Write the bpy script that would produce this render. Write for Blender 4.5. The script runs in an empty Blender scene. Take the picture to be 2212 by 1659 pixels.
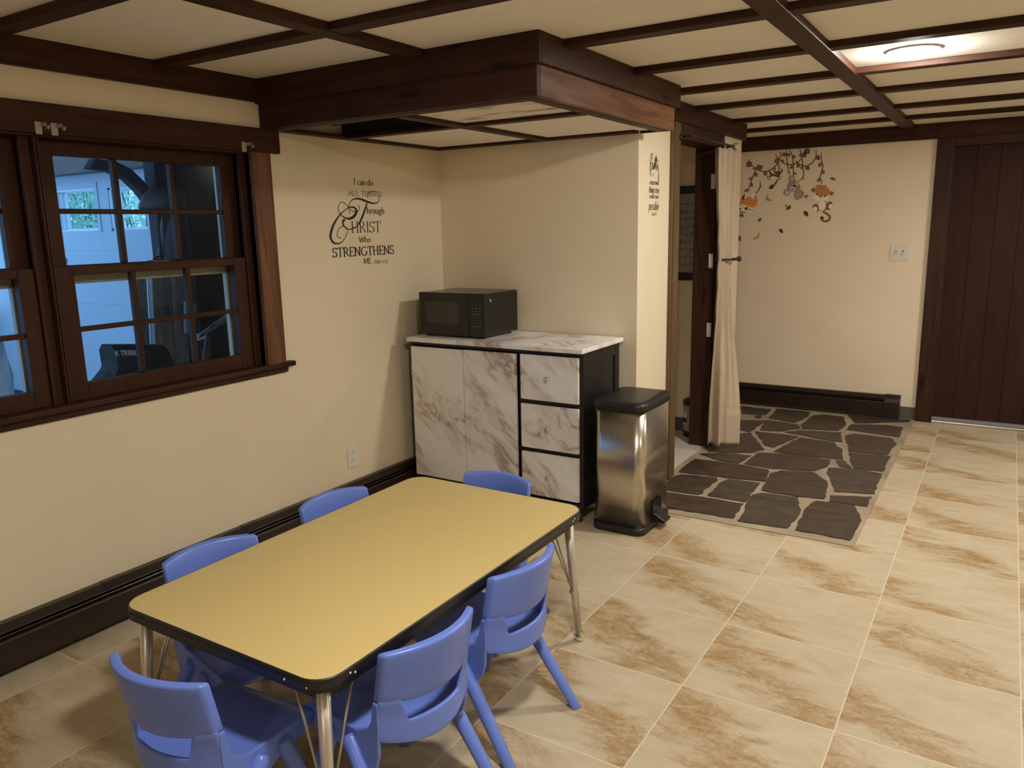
import bpy, bmesh, math, random
from mathutils import Vector, Matrix
PI = math.pi
R = math.radians
random.seed(7)
SC = bpy.context.scene
COL = SC.collection

# ------------------------------------------------------------------ camera, world, exposure
cam_d = bpy.data.cameras.new('camera'); cam = bpy.data.objects.new('camera', cam_d); COL.objects.link(cam)
cam_d.sensor_width = 36.0; cam_d.lens = 36.0 * 1683.68 / 2212.0; cam_d.clip_start = 0.02; cam_d.clip_end = 200
_yaw, _pit, _rol = 0.5648, 0.1976, -0.0209
_f = Vector((-math.sin(_yaw) * math.cos(_pit), math.cos(_yaw) * math.cos(_pit), -math.sin(_pit)))
_r0 = Vector((math.cos(_yaw), math.sin(_yaw), 0)); _u0 = _r0.cross(_f)
_r = math.cos(_rol) * _r0 + math.sin(_rol) * _u0
_u = -math.sin(_rol) * _r0 + math.cos(_rol) * _u0
M = Matrix.Identity(4)
for _i in range(3):
    M[_i][0] = _r[_i]; M[_i][1] = _u[_i]; M[_i][2] = -_f[_i]
M[0][3], M[1][3], M[2][3] = 2.78316, -3.66684, 1.44484
cam.matrix_world = M
SC.camera = cam
SC.view_settings.view_transform = 'Standard'
SC.view_settings.look = 'None'
SC.view_settings.gamma = 1.0
SC.view_settings.use_curve_mapping = False
SC.view_settings.exposure = 0.06
SC.cycles.use_denoising = True
SC.cycles.max_bounces = 10
SC.cycles.diffuse_bounces = 6
SC.cycles.sample_clamp_indirect = 6.0

world = bpy.data.worlds.new('daylight'); SC.world = world; world.use_nodes = True
_bg = world.node_tree.nodes['Background']
_bg.inputs['Color'].default_value = (0.26, 0.56, 1.0, 1.0)
_bg.inputs['Strength'].default_value = 2.2

LAMP = 345.0                      # radiance of the recessed lamps
LAMP_COL = (1.0, 0.95, 0.86)

# ------------------------------------------------------------------ materials
def lin(r, g, b):
    f = lambda c: c / 12.92 if c <= 0.04045 else ((c + 0.055) / 1.055) ** 2.4
    return (f(r / 255), f(g / 255), f(b / 255), 1.0)

def new_mat(name):
    m = bpy.data.materials.new(name); m.use_nodes = True
    nt = m.node_tree; b = nt.nodes['Principled BSDF']
    return m, nt, b

def node(nt, kind, **kw):
    n = nt.nodes.new(kind)
    for k, v in kw.items():
        if k.startswith('i_'):
            n.inputs[k[2:].replace('_', ' ')].default_value = v
        else:
            setattr(n, k, v)
    return n

def ramp(nt, stops):
    n = nt.nodes.new('ShaderNodeValToRGB')
    e = n.color_ramp.elements
    while len(e) < len(stops): e.new(0.5)
    for i, (p, c) in enumerate(stops):
        e[i].position = p; e[i].color = c
    return n

def coords(nt, scale=(1, 1, 1), rot=(0, 0, 0), loc=(0, 0, 0)):
    tc = nt.nodes.new('ShaderNodeTexCoord'); mp = nt.nodes.new('ShaderNodeMapping')
    mp.inputs['Scale'].default_value = scale; mp.inputs['Rotation'].default_value = rot; mp.inputs['Location'].default_value = loc
    nt.links.new(tc.outputs['Object'], mp.inputs['Vector'])
    return mp.outputs['Vector']

def bump(nt, b, height, strength=0.2, dist=0.002):
    n = nt.nodes.new('ShaderNodeBump'); n.inputs['Strength'].default_value = strength; n.inputs['Distance'].default_value = dist
    nt.links.new(height, n.inputs['Height']); nt.links.new(n.outputs['Normal'], b.inputs['Normal'])

def plain(name, col, rough=0.5, metal=0.0, spec=0.5, bump_scale=0, bump_str=0.15, vary=0.0):
    m, nt, b = new_mat(name)
    b.inputs['Base Color'].default_value = col
    b.inputs['Roughness'].default_value = rough; b.inputs['Metallic'].default_value = metal
    b.inputs['Specular IOR Level'].default_value = spec
    v = coords(nt)
    if vary:
        nz = node(nt, 'ShaderNodeTexNoise', i_Scale=3.0, i_Detail=3.0); nt.links.new(v, nz.inputs['Vector'])
        r = ramp(nt, [(0.3, tuple(c * (1 - vary) for c in col[:3]) + (1,)), (0.7, tuple(min(1, c * (1 + vary)) for c in col[:3]) + (1,))])
        nt.links.new(nz.outputs['Fac'], r.inputs['Fac']); nt.links.new(r.outputs['Color'], b.inputs['Base Color'])
    if bump_scale:
        nz = node(nt, 'ShaderNodeTexNoise', i_Scale=float(bump_scale), i_Detail=2.0); nt.links.new(v, nz.inputs['Vector'])
        bump(nt, b, nz.outputs['Fac'], bump_str)
    return m

def wood(name, dark, light, axis='x', rough=0.5, knots=True):
    m, nt, b = new_mat(name)
    long = 1.2; sc = {'x': (long, 14, 14), 'y': (14, long, 14), 'z': (14, 14, long)}[axis]
    v = coords(nt, sc)
    nz = node(nt, 'ShaderNodeTexNoise', i_Scale=2.2, i_Detail=7.0, i_Roughness=0.62, i_Distortion=0.6); nt.links.new(v, nz.inputs['Vector'])
    r = ramp(nt, [(0.28, dark), (0.72, light)])
    nt.links.new(nz.outputs['Fac'], r.inputs['Fac'])
    out = r.outputs['Color']
    if knots:
        kn = {'x': (1.6, 7, 7), 'y': (7, 1.6, 7), 'z': (7, 7, 1.6)}[axis]
        v2 = coords(nt, kn, loc=(3.1, 1.7, 0.4))
        vo = node(nt, 'ShaderNodeTexVoronoi', i_Scale=1.0); nt.links.new(v2, vo.inputs['Vector'])
        kr = ramp(nt, [(0.04, (0.25, 0.22, 0.2, 1)), (0.16, (1, 1, 1, 1))]); nt.links.new(vo.outputs['Distance'], kr.inputs['Fac'])
        mx = node(nt, 'ShaderNodeMix', data_type='RGBA', blend_type='MULTIPLY'); mx.inputs['Factor'].default_value = 0.8
        nt.links.new(out, mx.inputs[6]); nt.links.new(kr.outputs['Color'], mx.inputs[7]); out = mx.outputs[2]
    nt.links.new(out, b.inputs['Base Color'])
    b.inputs['Roughness'].default_value = rough; b.inputs['Specular IOR Level'].default_value = 0.15
    bump(nt, b, nz.outputs['Fac'], 0.12, 0.001)
    return m

def paint(name, col, vary=0.03, scale=190, strength=0.18):
    m, nt, b = new_mat(name)
    v = coords(nt)
    n1 = node(nt, 'ShaderNodeTexNoise', i_Scale=1.3, i_Detail=3.0); nt.links.new(v, n1.inputs['Vector'])
    r = ramp(nt, [(0.3, tuple(c * (1 - vary) for c in col[:3]) + (1,)), (0.7, tuple(c * (1 + vary) for c in col[:3]) + (1,))])
    nt.links.new(n1.outputs['Fac'], r.inputs['Fac']); nt.links.new(r.outputs['Color'], b.inputs['Base Color'])
    n2 = node(nt, 'ShaderNodeTexNoise', i_Scale=float(scale), i_Detail=2.0); nt.links.new(v, n2.inputs['Vector'])
    bump(nt, b, n2.outputs['Fac'], strength, 0.0015)
    b.inputs['Roughness'].default_value = 0.6; b.inputs['Specular IOR Level'].default_value = 0.25
    return m

def math_n(nt, op, a, b=None, clamp=False):
    n = nt.nodes.new('ShaderNodeMath'); n.operation = op; n.use_clamp = clamp
    for i, x in enumerate((a, b)):
        if x is None: continue
        if isinstance(x, (int, float)): n.inputs[i].default_value = x
        else: nt.links.new(x, n.inputs[i])
    return n.outputs[0]

def floor_tile():
    m, nt, b = new_mat('stone_look_tile')
    tc = nt.nodes.new('ShaderNodeTexCoord'); sep = nt.nodes.new('ShaderNodeSeparateXYZ'); nt.links.new(tc.outputs['Object'], sep.inputs[0])
    T = 0.4572
    fx = math_n(nt, 'DIVIDE', math_n(nt, 'SUBTRACT', sep.outputs[0], 0.1911), T)
    fy = math_n(nt, 'DIVIDE', math_n(nt, 'ADD', sep.outputs[1], 0.5683), T)
    ix, iy = math_n(nt, 'FLOOR', fx), math_n(nt, 'FLOOR', fy)
    def edge(f):
        fr = math_n(nt, 'FRACT', f)
        return math_n(nt, 'MINIMUM', fr, math_n(nt, 'SUBTRACT', 1.0, fr))
    ed = math_n(nt, 'MINIMUM', edge(fx), edge(fy))
    cid = nt.nodes.new('ShaderNodeCombineXYZ'); nt.links.new(ix, cid.inputs[0]); nt.links.new(iy, cid.inputs[1])
    wn = nt.nodes.new('ShaderNodeTexWhiteNoise'); wn.noise_dimensions = '2D'; nt.links.new(cid.outputs[0], wn.inputs['Vector'])
    lx = math_n(nt, 'FRACT', fx); ly = math_n(nt, 'FRACT', fy)
    # cloudy streaks running across each tile, shifted tile by tile
    off = nt.nodes.new('ShaderNodeVectorMath'); off.operation = 'SCALE'; off.inputs['Scale'].default_value = 9.0
    nt.links.new(wn.outputs['Color'], off.inputs[0])
    add = nt.nodes.new('ShaderNodeVectorMath'); add.operation = 'ADD'
    nt.links.new(tc.outputs['Object'], add.inputs[0]); nt.links.new(off.outputs[0], add.inputs[1])
    mp = nt.nodes.new('ShaderNodeMapping'); mp.inputs['Scale'].default_value = (3.0, 7.5, 1); mp.inputs['Rotation'].default_value = (0, 0, R(20))
    nt.links.new(add.outputs[0], mp.inputs['Vector'])
    n1 = node(nt, 'ShaderNodeTexNoise', i_Scale=1.0, i_Detail=5.0, i_Roughness=0.6, i_Distortion=0.9); nt.links.new(mp.outputs[0], n1.inputs['Vector'])
    mp2 = nt.nodes.new('ShaderNodeMapping'); mp2.inputs['Scale'].default_value = (16, 34, 1); mp2.inputs['Rotation'].default_value = (0, 0, R(14))
    nt.links.new(add.outputs[0], mp2.inputs['Vector'])
    n2 = node(nt, 'ShaderNodeTexNoise', i_Scale=1.0, i_Detail=6.0, i_Roughness=0.72, i_Distortion=1.2); nt.links.new(mp2.outputs[0], n2.inputs['Vector'])
    # diagonal brown drift inside the tile, broken up by fine mottling
    sh = math_n(nt, 'MULTIPLY', math_n(nt, 'SUBTRACT', wn.outputs['Value'], 0.5), 0.8)
    band = math_n(nt, 'ADD', math_n(nt, 'SUBTRACT', math_n(nt, 'ADD', math_n(nt, 'MULTIPLY', lx, 0.7), ly), 0.62), sh)
    band = math_n(nt, 'ABSOLUTE', math_n(nt, 'ADD', band, math_n(nt, 'MULTIPLY', math_n(nt, 'SUBTRACT', n1.outputs['Fac'], 0.5), 1.3)))
    band = math_n(nt, 'SUBTRACT', 1.0, math_n(nt, 'MULTIPLY', band, 2.9), True)
    mp3 = nt.nodes.new('ShaderNodeMapping'); mp3.inputs['Scale'].default_value = (42, 70, 1); mp3.inputs['Rotation'].default_value = (0, 0, R(12)); nt.links.new(add.outputs[0], mp3.inputs['Vector'])
    n3 = node(nt, 'ShaderNodeTexNoise', i_Scale=1.0, i_Detail=5.0, i_Roughness=0.75, i_Distortion=2.2); nt.links.new(mp3.outputs[0], n3.inputs['Vector'])
    mp4 = nt.nodes.new('ShaderNodeMapping'); mp4.inputs['Scale'].default_value = (5, 11, 1); mp4.inputs['Rotation'].default_value = (0, 0, R(-10)); nt.links.new(add.outputs[0], mp4.inputs['Vector'])
    n4 = node(nt, 'ShaderNodeTexNoise', i_Scale=1.0, i_Detail=4.0, i_Roughness=0.6, i_Distortion=0.7); nt.links.new(mp4.outputs[0], n4.inputs['Vector'])
    mask = math_n(nt, 'ADD', math_n(nt, 'MULTIPLY', band, 0.30), math_n(nt, 'MULTIPLY', n4.outputs['Fac'], 0.46))
    fine = math_n(nt, 'ADD', math_n(nt, 'MULTIPLY', math_n(nt, 'SUBTRACT', n2.outputs['Fac'], 0.5), 0.75), math_n(nt, 'MULTIPLY', math_n(nt, 'SUBTRACT', n3.outputs['Fac'], 0.5), 0.75))
    mask = math_n(nt, 'ADD', mask, math_n(nt, 'MULTIPLY', fine, math_n(nt, 'ADD', math_n(nt, 'MULTIPLY', band, 1.0), 0.36)))
    cr = ramp(nt, [(0.08, (0.57, 0.495, 0.365, 1)), (0.25, (0.50, 0.415, 0.285, 1)), (0.42, (0.41, 0.31, 0.185, 1)), (0.58, (0.345, 0.220, 0.090, 1)), (0.82, (0.225, 0.132, 0.052, 1))])
    nt.links.new(mask, cr.inputs['Fac'])
    gm = math_n(nt, 'LESS_THAN', ed, 0.0045)
    mx = node(nt, 'ShaderNodeMix', data_type='RGBA'); nt.links.new(gm, mx.inputs['Factor'])
    nt.links.new(cr.outputs['Color'], mx.inputs[6]); mx.inputs[7].default_value = (0.66, 0.56, 0.42, 1)
    nt.links.new(mx.outputs[2], b.inputs['Base Color'])
    rg = math_n(nt, 'ADD', math_n(nt, 'MULTIPLY', n2.outputs['Fac'], 0.2), 0.34)
    nt.links.new(rg, b.inputs['Roughness']); b.inputs['Specular IOR Level'].default_value = 0.35
    h = math_n(nt, 'ADD', math_n(nt, 'MULTIPLY', n2.outputs['Fac'], 0.5), math_n(nt, 'MINIMUM', math_n(nt, 'MULTIPLY', ed, 60.0), 1.0))
    bump(nt, b, h, 0.18, 0.002)
    return m

def marble():
    m, nt, b = new_mat('marble_vinyl')
    v = coords(nt, (1, 1, 1), (0, R(-40), 0))
    mp = nt.nodes.new('ShaderNodeMapping'); mp.inputs['Scale'].default_value = (2.2, 2.2, 6.0); nt.links.new(v, mp.inputs['Vector'])
    n1 = node(nt, 'ShaderNodeTexNoise', i_Scale=1.25, i_Detail=7.0, i_Roughness=0.6, i_Distortion=0.9); nt.links.new(mp.outputs[0], n1.inputs['Vector'])
    vein = math_n(nt, 'SUBTRACT', 1.0, math_n(nt, 'MULTIPLY', math_n(nt, 'ABSOLUTE', math_n(nt, 'SUBTRACT', n1.outputs['Fac'], 0.5)), 14.0), True)
    vein = math_n(nt, 'POWER', vein, 1.6)
    mp2 = nt.nodes.new('ShaderNodeMapping'); mp2.inputs['Scale'].default_value = (1.6, 1.6, 3.6); mp2.inputs['Location'].default_value = (2.3, 0.7, 1.1); nt.links.new(v, mp2.inputs['Vector'])
    n2 = node(nt, 'ShaderNodeTexNoise', i_Scale=1.5, i_Detail=4.0, i_Roughness=0.55, i_Distortion=0.6); nt.links.new(mp2.outputs[0], n2.inputs['Vector'])
    zone = ramp(nt, [(0.45, (0, 0, 0, 1)), (0.62, (1, 1, 1, 1))]); nt.links.new(n2.outputs['Fac'], zone.inputs['Fac'])
    n3 = node(nt, 'ShaderNodeTexNoise', i_Scale=5.0, i_Detail=6.0, i_Roughness=0.65, i_Distortion=0.6); nt.links.new(mp.outputs[0], n3.inputs['Vector'])
    cloud = math_n(nt, 'MULTIPLY', zone.outputs['Color'], math_n(nt, 'MULTIPLY', n3.outputs['Fac'], 0.62))
    mask = math_n(nt, 'ADD', math_n(nt, 'MULTIPLY', vein, math_n(nt, 'ADD', math_n(nt, 'MULTIPLY', zone.outputs['Color'], 0.62), 0.10)), cloud, True)
    r1 = ramp(nt, [(0.0, (0.86, 0.85, 0.84, 1)), (0.3, (0.74, 0.69, 0.66, 1)), (0.65, (0.54, 0.45, 0.41, 1)), (1.0, (0.38, 0.29, 0.25, 1))]); nt.links.new(mask, r1.inputs['Fac'])
    nt.links.new(r1.outputs['Color'], b.inputs['Base Color']); b.inputs['Roughness'].default_value = 0.28
    return m

def ceiling_panel():
    m, nt, b = new_mat('textured_ceiling_panel')
    v = coords(nt)
    n1 = node(nt, 'ShaderNodeTexNoise', i_Scale=160.0, i_Detail=3.0); nt.links.new(v, n1.inputs['Vector'])
    n2 = node(nt, 'ShaderNodeTexNoise', i_Scale=2.0, i_Detail=3.0); nt.links.new(v, n2.inputs['Vector'])
    mxf = math_n(nt, 'ADD', math_n(nt, 'MULTIPLY', n1.outputs['Fac'], 0.5), math_n(nt, 'MULTIPLY', n2.outputs['Fac'], 0.5))
    r = ramp(nt, [(0.3, (0.82, 0.77, 0.67, 1)), (0.65, (0.92, 0.87, 0.77, 1))]); nt.links.new(mxf, r.inputs['Fac'])
    nt.links.new(r.outputs['Color'], b.inputs['Base Color']); b.inputs['Roughness'].default_value = 0.85
    bump(nt, b, n1.outputs['Fac'], 0.4, 0.003)
    return m

def stained_panel():
    m, nt, b = new_mat('scuffed_ceiling_panel')
    v = coords(nt, (3.0, 9.0, 3))
    n1 = node(nt, 'ShaderNodeTexNoise', i_Scale=1.4, i_Detail=5.0); nt.links.new(v, n1.inputs['Vector'])
    r = ramp(nt, [(0.32, (0.34, 0.29, 0.22, 1)), (0.46, (0.82, 0.76, 0.64, 1))]); nt.links.new(n1.outputs['Fac'], r.inputs['Fac'])
    nt.links.new(r.outputs['Color'], b.inputs['Base Color']); b.inputs['Roughness'].default_value = 0.85
    return m

def slate(name, c0, c1):
    m, nt, b = new_mat(name)
    v = coords(nt, (4, 9, 4))
    n1 = node(nt, 'ShaderNodeTexNoise', i_Scale=2.0, i_Detail=7.0, i_Roughness=0.65); nt.links.new(v, n1.inputs['Vector'])
    r = ramp(nt, [(0.3, c0), (0.7, c1)]); nt.links.new(n1.outputs['Fac'], r.inputs['Fac'])
    nt.links.new(r.outputs['Color'], b.inputs['Base Color']); b.inputs['Roughness'].default_value = 0.5
    bump(nt, b, n1.outputs['Fac'], 0.5, 0.004)
    return m

def steel():
    m, nt, b = new_mat('brushed_steel')
    v = coords(nt, (220, 220, 3))
    n1 = node(nt, 'ShaderNodeTexNoise', i_Scale=1.0, i_Detail=2.0); nt.links.new(v, n1.inputs['Vector'])
    b.inputs['Base Color'].default_value = (0.60, 0.55, 0.48, 1); b.inputs['Metallic'].default_value = 1.0
    rr = math_n(nt, 'ADD', math_n(nt, 'MULTIPLY', n1.outputs['Fac'], 0.1), 0.2); nt.links.new(rr, b.inputs['Roughness'])
    bump(nt, b, n1.outputs['Fac'], 0.03, 0.0006)
    return m

def laminate():
    m, nt, b = new_mat('maple_yellow_laminate')
    v = coords(nt)
    n1 = node(nt, 'ShaderNodeTexNoise', i_Scale=260.0, i_Detail=2.0); nt.links.new(v, n1.inputs['Vector'])
    r = ramp(nt, [(0.3, (0.58, 0.43, 0.165, 1)), (0.7, (0.68, 0.53, 0.23, 1))]); nt.links.new(n1.outputs['Fac'], r.inputs['Fac'])
    nt.links.new(r.outputs['Color'], b.inputs['Base Color']); b.inputs['Roughness'].default_value = 0.42; b.inputs['Specular IOR Level'].default_value = 0.35
    return m

def glass_mat():
    m, nt, b = new_mat('window_glass')
    for n in list(nt.nodes):
        if n.type != 'OUTPUT_MATERIAL': nt.nodes.remove(n)
    out = [n for n in nt.nodes if n.type == 'OUTPUT_MATERIAL'][0]
    tr = nt.nodes.new('ShaderNodeBsdfTransparent'); tr.inputs['Color'].default_value = (0.9, 0.93, 0.95, 1)
    gl = nt.nodes.new('ShaderNodeBsdfGlossy'); gl.inputs['Roughness'].default_value = 0.16
    v = coords(nt)
    nz = node(nt, 'ShaderNodeTexNoise', i_Scale=5.0); nt.links.new(v, nz.inputs['Vector'])
    fr = nt.nodes.new('ShaderNodeFresnel'); fr.inputs['IOR'].default_value = 1.45
    fac = math_n(nt, 'ADD', math_n(nt, 'MULTIPLY', fr.outputs[0], 0.06), math_n(nt, 'MULTIPLY', nz.outputs['Fac'], 0.012))
    mx = nt.nodes.new('ShaderNodeMixShader'); nt.links.new(fac, mx.inputs[0]); nt.links.new(tr.outputs[0], mx.inputs[1]); nt.links.new(gl.outputs[0], mx.inputs[2])
    nt.links.new(mx.outputs[0], out.inputs['Surface'])
    return m

def emit(name, col, s):
    m, nt, b = new_mat(name)
    b.inputs['Base Color'].default_value = (0.9, 0.88, 0.8, 1)
    b.inputs['Emission Color'].default_value = (*col, 1); b.inputs['Emission Strength'].default_value = s
    return m

CREAM = paint('cream_wall_paint', (0.76, 0.665, 0.49))
CREAM_LIFT = paint('lifted_cream_paint', (0.86, 0.755, 0.575))  # same cream paint, lightened to make up for weak light in the alcove
CREAM_FAR = paint('lifted_cream_paint_far', (0.86, 0.735, 0.565))  # cream paint again, lightened so the far wall looks better lit
WDK, WLT = (0.026, 0.010, 0.006, 1), (0.068, 0.028, 0.016, 1)
WX = wood('dark_walnut_stain_x', WDK, WLT, 'x'); WY = wood('dark_walnut_stain_y', WDK, WLT, 'y'); WZ = wood('dark_walnut_stain_z', WDK, WLT, 'z')
RDK, RLT = (0.075, 0.032, 0.016, 1), (0.22, 0.105, 0.052, 1)
RX = wood('lit_walnut_x', RDK, RLT, 'x'); RY = wood('lit_walnut_y', RDK, RLT, 'y'); RZ = wood('lit_walnut_z', RDK, RLT, 'z')  # lighter copy of the trim wood, lamplight put into its colour
DOORW = wood('dark_mahogany_door', (0.026, 0.009, 0.006, 1), (0.046, 0.017, 0.011, 1), 'z', 0.6, False)
TILE = floor_tile(); MARBLE = marble(); PANEL = ceiling_panel(); STAINED = stained_panel(); STEEL = steel(); JAMBZ = wood('olive_brown_jamb', (0.075, 0.045, 0.022, 1), (0.17, 0.11, 0.058, 1), 'z'); LAMINATE = laminate(); GLASS = glass_mat()
GROUT = plain('sandy_mortar', (0.34, 0.27, 0.19, 1), 0.9, bump_scale=120, bump_str=0.6, vary=0.25)
SLATES = [slate('brown_slate', (0.030, 0.019, 0.014, 1), (0.075, 0.050, 0.037, 1)), slate('grey_slate', (0.032, 0.023, 0.017, 1), (0.085, 0.063, 0.046, 1)), slate('rust_slate', (0.032, 0.019, 0.014, 1), (0.078, 0.047, 0.034, 1))]
HEATER = plain('dark_brown_enamel', (0.020, 0.011, 0.008, 1), 0.32, vary=0.2)
BLACK = plain('black_paint', (0.006, 0.0055, 0.005, 1), 0.45)
GLOSSB = plain('gloss_black_plastic', (0.005, 0.005, 0.005, 1), 0.22)
BLKPL = plain('black_plastic', (0.012, 0.011, 0.010, 1), 0.4, bump_scale=300, bump_str=0.06)
SCREEN = plain('tinted_oven_window', (0.035, 0.034, 0.032, 1), 0.25)
KEY = plain('keypad_grey', (0.10, 0.10, 0.095, 1), 0.5)
BLUE = plain('blue_plastic', (0.14, 0.228, 0.71, 1), 0.32, spec=0.5, vary=0.06)
CHROME = plain('chrome', (0.85, 0.82, 0.78, 1), 0.12, 1.0)
DULL = plain('dull_chrome', (0.55, 0.50, 0.44, 1), 0.34, 1.0)
WHITE = plain('white_plastic', (0.74, 0.70, 0.60, 1), 0.4)
SLOT = plain('dark_slot', (0.03, 0.026, 0.02, 1), 0.6)
VINYL = plain('grey_vinyl_base', (0.10, 0.095, 0.08, 1), 0.6)
INK = plain('black_vinyl_letters', (0.011, 0.008, 0.006, 1), 0.55)
CURT = plain('beige_curtain_cloth', (0.55, 0.44, 0.32, 1), 0.9, bump_scale=420, bump_str=0.3, vary=0.04)
CLEAR = plain('acrylic_bracket', (0.38, 0.34, 0.28, 1), 0.2)
ALU = plain('aluminium_track', (0.50, 0.44, 0.36, 1), 0.35, 1.0)
CHARC = plain('charcoal_bar', (0.02, 0.02, 0.024, 1), 0.6)
PAPER = plain('grey_canvas', (0.36, 0.33, 0.30, 1), 0.9, vary=0.08)
WINW = wood('window_brown_paint', (0.034, 0.013, 0.007, 1), (0.060, 0.024, 0.012, 1), 'z', 0.5, False)
STORM = plain('weathered_white_frame', (0.42, 0.36, 0.27, 1), 0.7, vary=0.2)
PORCHW = paint('daylight_tinted_porch_paint', (0.50, 0.56, 0.62), 0.03, 40, 0.1)  # pale wall colour with the blue of daylight tinted in
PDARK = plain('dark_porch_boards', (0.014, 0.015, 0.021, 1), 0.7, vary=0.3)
LEAF = plain('green_leaf', (0.48, 0.88, 0.58, 1), 0.6, vary=0.35)
LAMPM = emit('glowing_lamp_lens', LAMP_COL, LAMP)
CHROME_GOLD = plain('worn_chrome', (0.70, 0.66, 0.58, 1), 0.36, 0.85)

# ------------------------------------------------------------------ mesh helpers
def bx(bm, x0, x1, y0, y1, z0, z1, mi=0):
    vs = [bm.verts.new(p) for p in ((x0, y0, z0), (x1, y0, z0), (x1, y1, z0), (x0, y1, z0), (x0, y0, z1), (x1, y0, z1), (x1, y1, z1), (x0, y1, z1))]
    for q in ((0, 3, 2, 1), (4, 5, 6, 7), (0, 1, 5, 4), (1, 2, 6, 5), (2, 3, 7, 6), (3, 0, 4, 7)):
        f = bm.faces.new([vs[i] for i in q]); f.material_index = mi
    return vs

def tube(bm, pts, rad, n=10, cap=True, mi=0):
    pts = [Vector(p) for p in pts]; rings = []
    for i, p in enumerate(pts):
        d = (pts[min(i + 1, len(pts) - 1)] - pts[max(i - 1, 0)]).normalized()
        a = d.cross(Vector((0, 0, 1)))
        if a.length < 1e-3: a = d.cross(Vector((0, 1, 0)))
        a.normalize(); b = d.cross(a).normalized()
        r = rad[i] if isinstance(rad, (list, tuple)) else rad
        rings.append([bm.verts.new(p + r * (math.cos(2 * PI * k / n) * a + math.sin(2 * PI * k / n) * b)) for k in range(n)])
    for i in range(len(rings) - 1):
        for k in range(n):
            f = bm.faces.new((rings[i][k], rings[i][(k + 1) % n], rings[i + 1][(k + 1) % n], rings[i + 1][k])); f.material_index = mi; f.smooth = True
    if cap:
        f = bm.faces.new(rings[0][::-1]); f.material_index = mi
        f = bm.faces.new(rings[-1]); f.material_index = mi

def lathe(bm, prof, origin=(0, 0, 0), axis='z', n=20, mi=0):
    O = Vector(origin); rings = []
    def P(r, h, a):
        c, s = r * math.cos(a), r * math.sin(a)
        return O + Vector({'z': (c, s, h), 'x': (h, c, s), 'y': (s, h, c)}[axis])
    for r, h in prof:
        rings.append([bm.verts.new(P(max(r, 1e-4), h, 2 * PI * k / n)) for k in range(n)])
    for i in range(len(rings) - 1):
        for k in range(n):
            f = bm.faces.new((rings[i][k], rings[i][(k + 1) % n], rings[i + 1][(k + 1) % n], rings[i + 1][k])); f.smooth = True; f.material_index = mi
    bm.faces.new(rings[0][::-1]); bm.faces.new(rings[-1])

def prism(bm, poly, lo, hi, axis='z', mi=0):
    """poly: 2D outline; axis z -> (x,y), axis x -> (y,z), axis y -> (x,z)"""
    def P(p, h): return {'z': (p[0], p[1], h), 'x': (h, p[0], p[1]), 'y': (p[0], h, p[1])}[axis]
    a = [bm.verts.new(P(p, lo)) for p in poly]; b = [bm.verts.new(P(p, hi)) for p in poly]
    n = len(poly)
    fs = [bm.faces.new(a[::-1]), bm.faces.new(b)]
    for i in range(n): fs.append(bm.faces.new((a[i], a[(i + 1) % n], b[(i + 1) % n], b[i])))
    for f in fs: f.material_index = mi
    return fs

def rrect(x0, x1, y0, y1, r, n=6):
    out = []
    for cx, cy, a0 in ((x1 - r, y1 - r, 0), (x0 + r, y1 - r, 90), (x0 + r, y0 + r, 180), (x1 - r, y0 + r, 270)):
        for k in range(n + 1):
            a = R(a0 + 90 * k / n); out.append((cx + r * math.cos(a), cy + r * math.sin(a)))
    return out

def loft(bm, sections, mi=0, cap=True, smooth=True):
    rings = [[bm.verts.new(p) for p in s] for s in sections]; n = len(rings[0])
    for i in range(len(rings) - 1):
        for k in range(n):
            f = bm.faces.new((rings[i][k], rings[i][(k + 1) % n], rings[i + 1][(k + 1) % n], rings[i + 1][k])); f.material_index = mi; f.smooth = smooth
    if cap:
        bm.faces.new(rings[0][::-1]).material_index = mi; bm.faces.new(rings[-1]).material_index = mi

def root_of(o):
    while o.parent is not None: o = o.parent
    return o

def obj(name, bm, mats, parent=None, bevel=0.0, seg=2, auto=True, local=False):
    """Link one mesh. World coordinates in, unless local; a child keeps its root's frame."""
    if parent is not None and not local:
        bm.transform(Matrix.Translation(-root_of(parent).location))
    bmesh.ops.recalc_face_normals(bm, faces=bm.faces)
    me = bpy.data.meshes.new(name); bm.to_mesh(me); bm.free()
    for m in (mats if isinstance(mats, (list, tuple)) else [mats]): me.materials.append(m)
    o = bpy.data.objects.new(name, me); COL.objects.link(o)
    if parent is not None: o.parent = parent
    if bevel:
        md = o.modifiers.new('bevel', 'BEVEL'); md.width = bevel; md.segments = seg; md.limit_method = 'ANGLE'; md.angle_limit = R(40)
        md.harden_normals = False
    return o

def tag(o, label, cat, group=None, kind=None):
    o['label'] = label; o['category'] = cat
    if group: o['group'] = group
    if kind: o['kind'] = kind
    return o

def thing(name, label, cat, loc=(0, 0, 0), rz=0.0, group=None):
    o = bpy.data.objects.new(name, None); COL.objects.link(o); o.location = loc; o.rotation_euler = (0, 0, rz)
    o.empty_display_size = 0.1
    return tag(o, label, cat, group)

def struct(name, bm, mats, label, cat, **kw):
    return tag(obj(name, bm, mats, **kw), label, cat, kind='structure')

def sbox(name, b, mats, label, cat, bevel=0.0):
    bm = bmesh.new(); bx(bm, *b); return struct(name, bm, mats, label, cat, bevel=bevel)

def pbox(name, b, mat, parent, bevel=0.0):
    bm = bmesh.new(); bx(bm, *b); return obj(name, bm, mat, parent, bevel=bevel)

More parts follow.
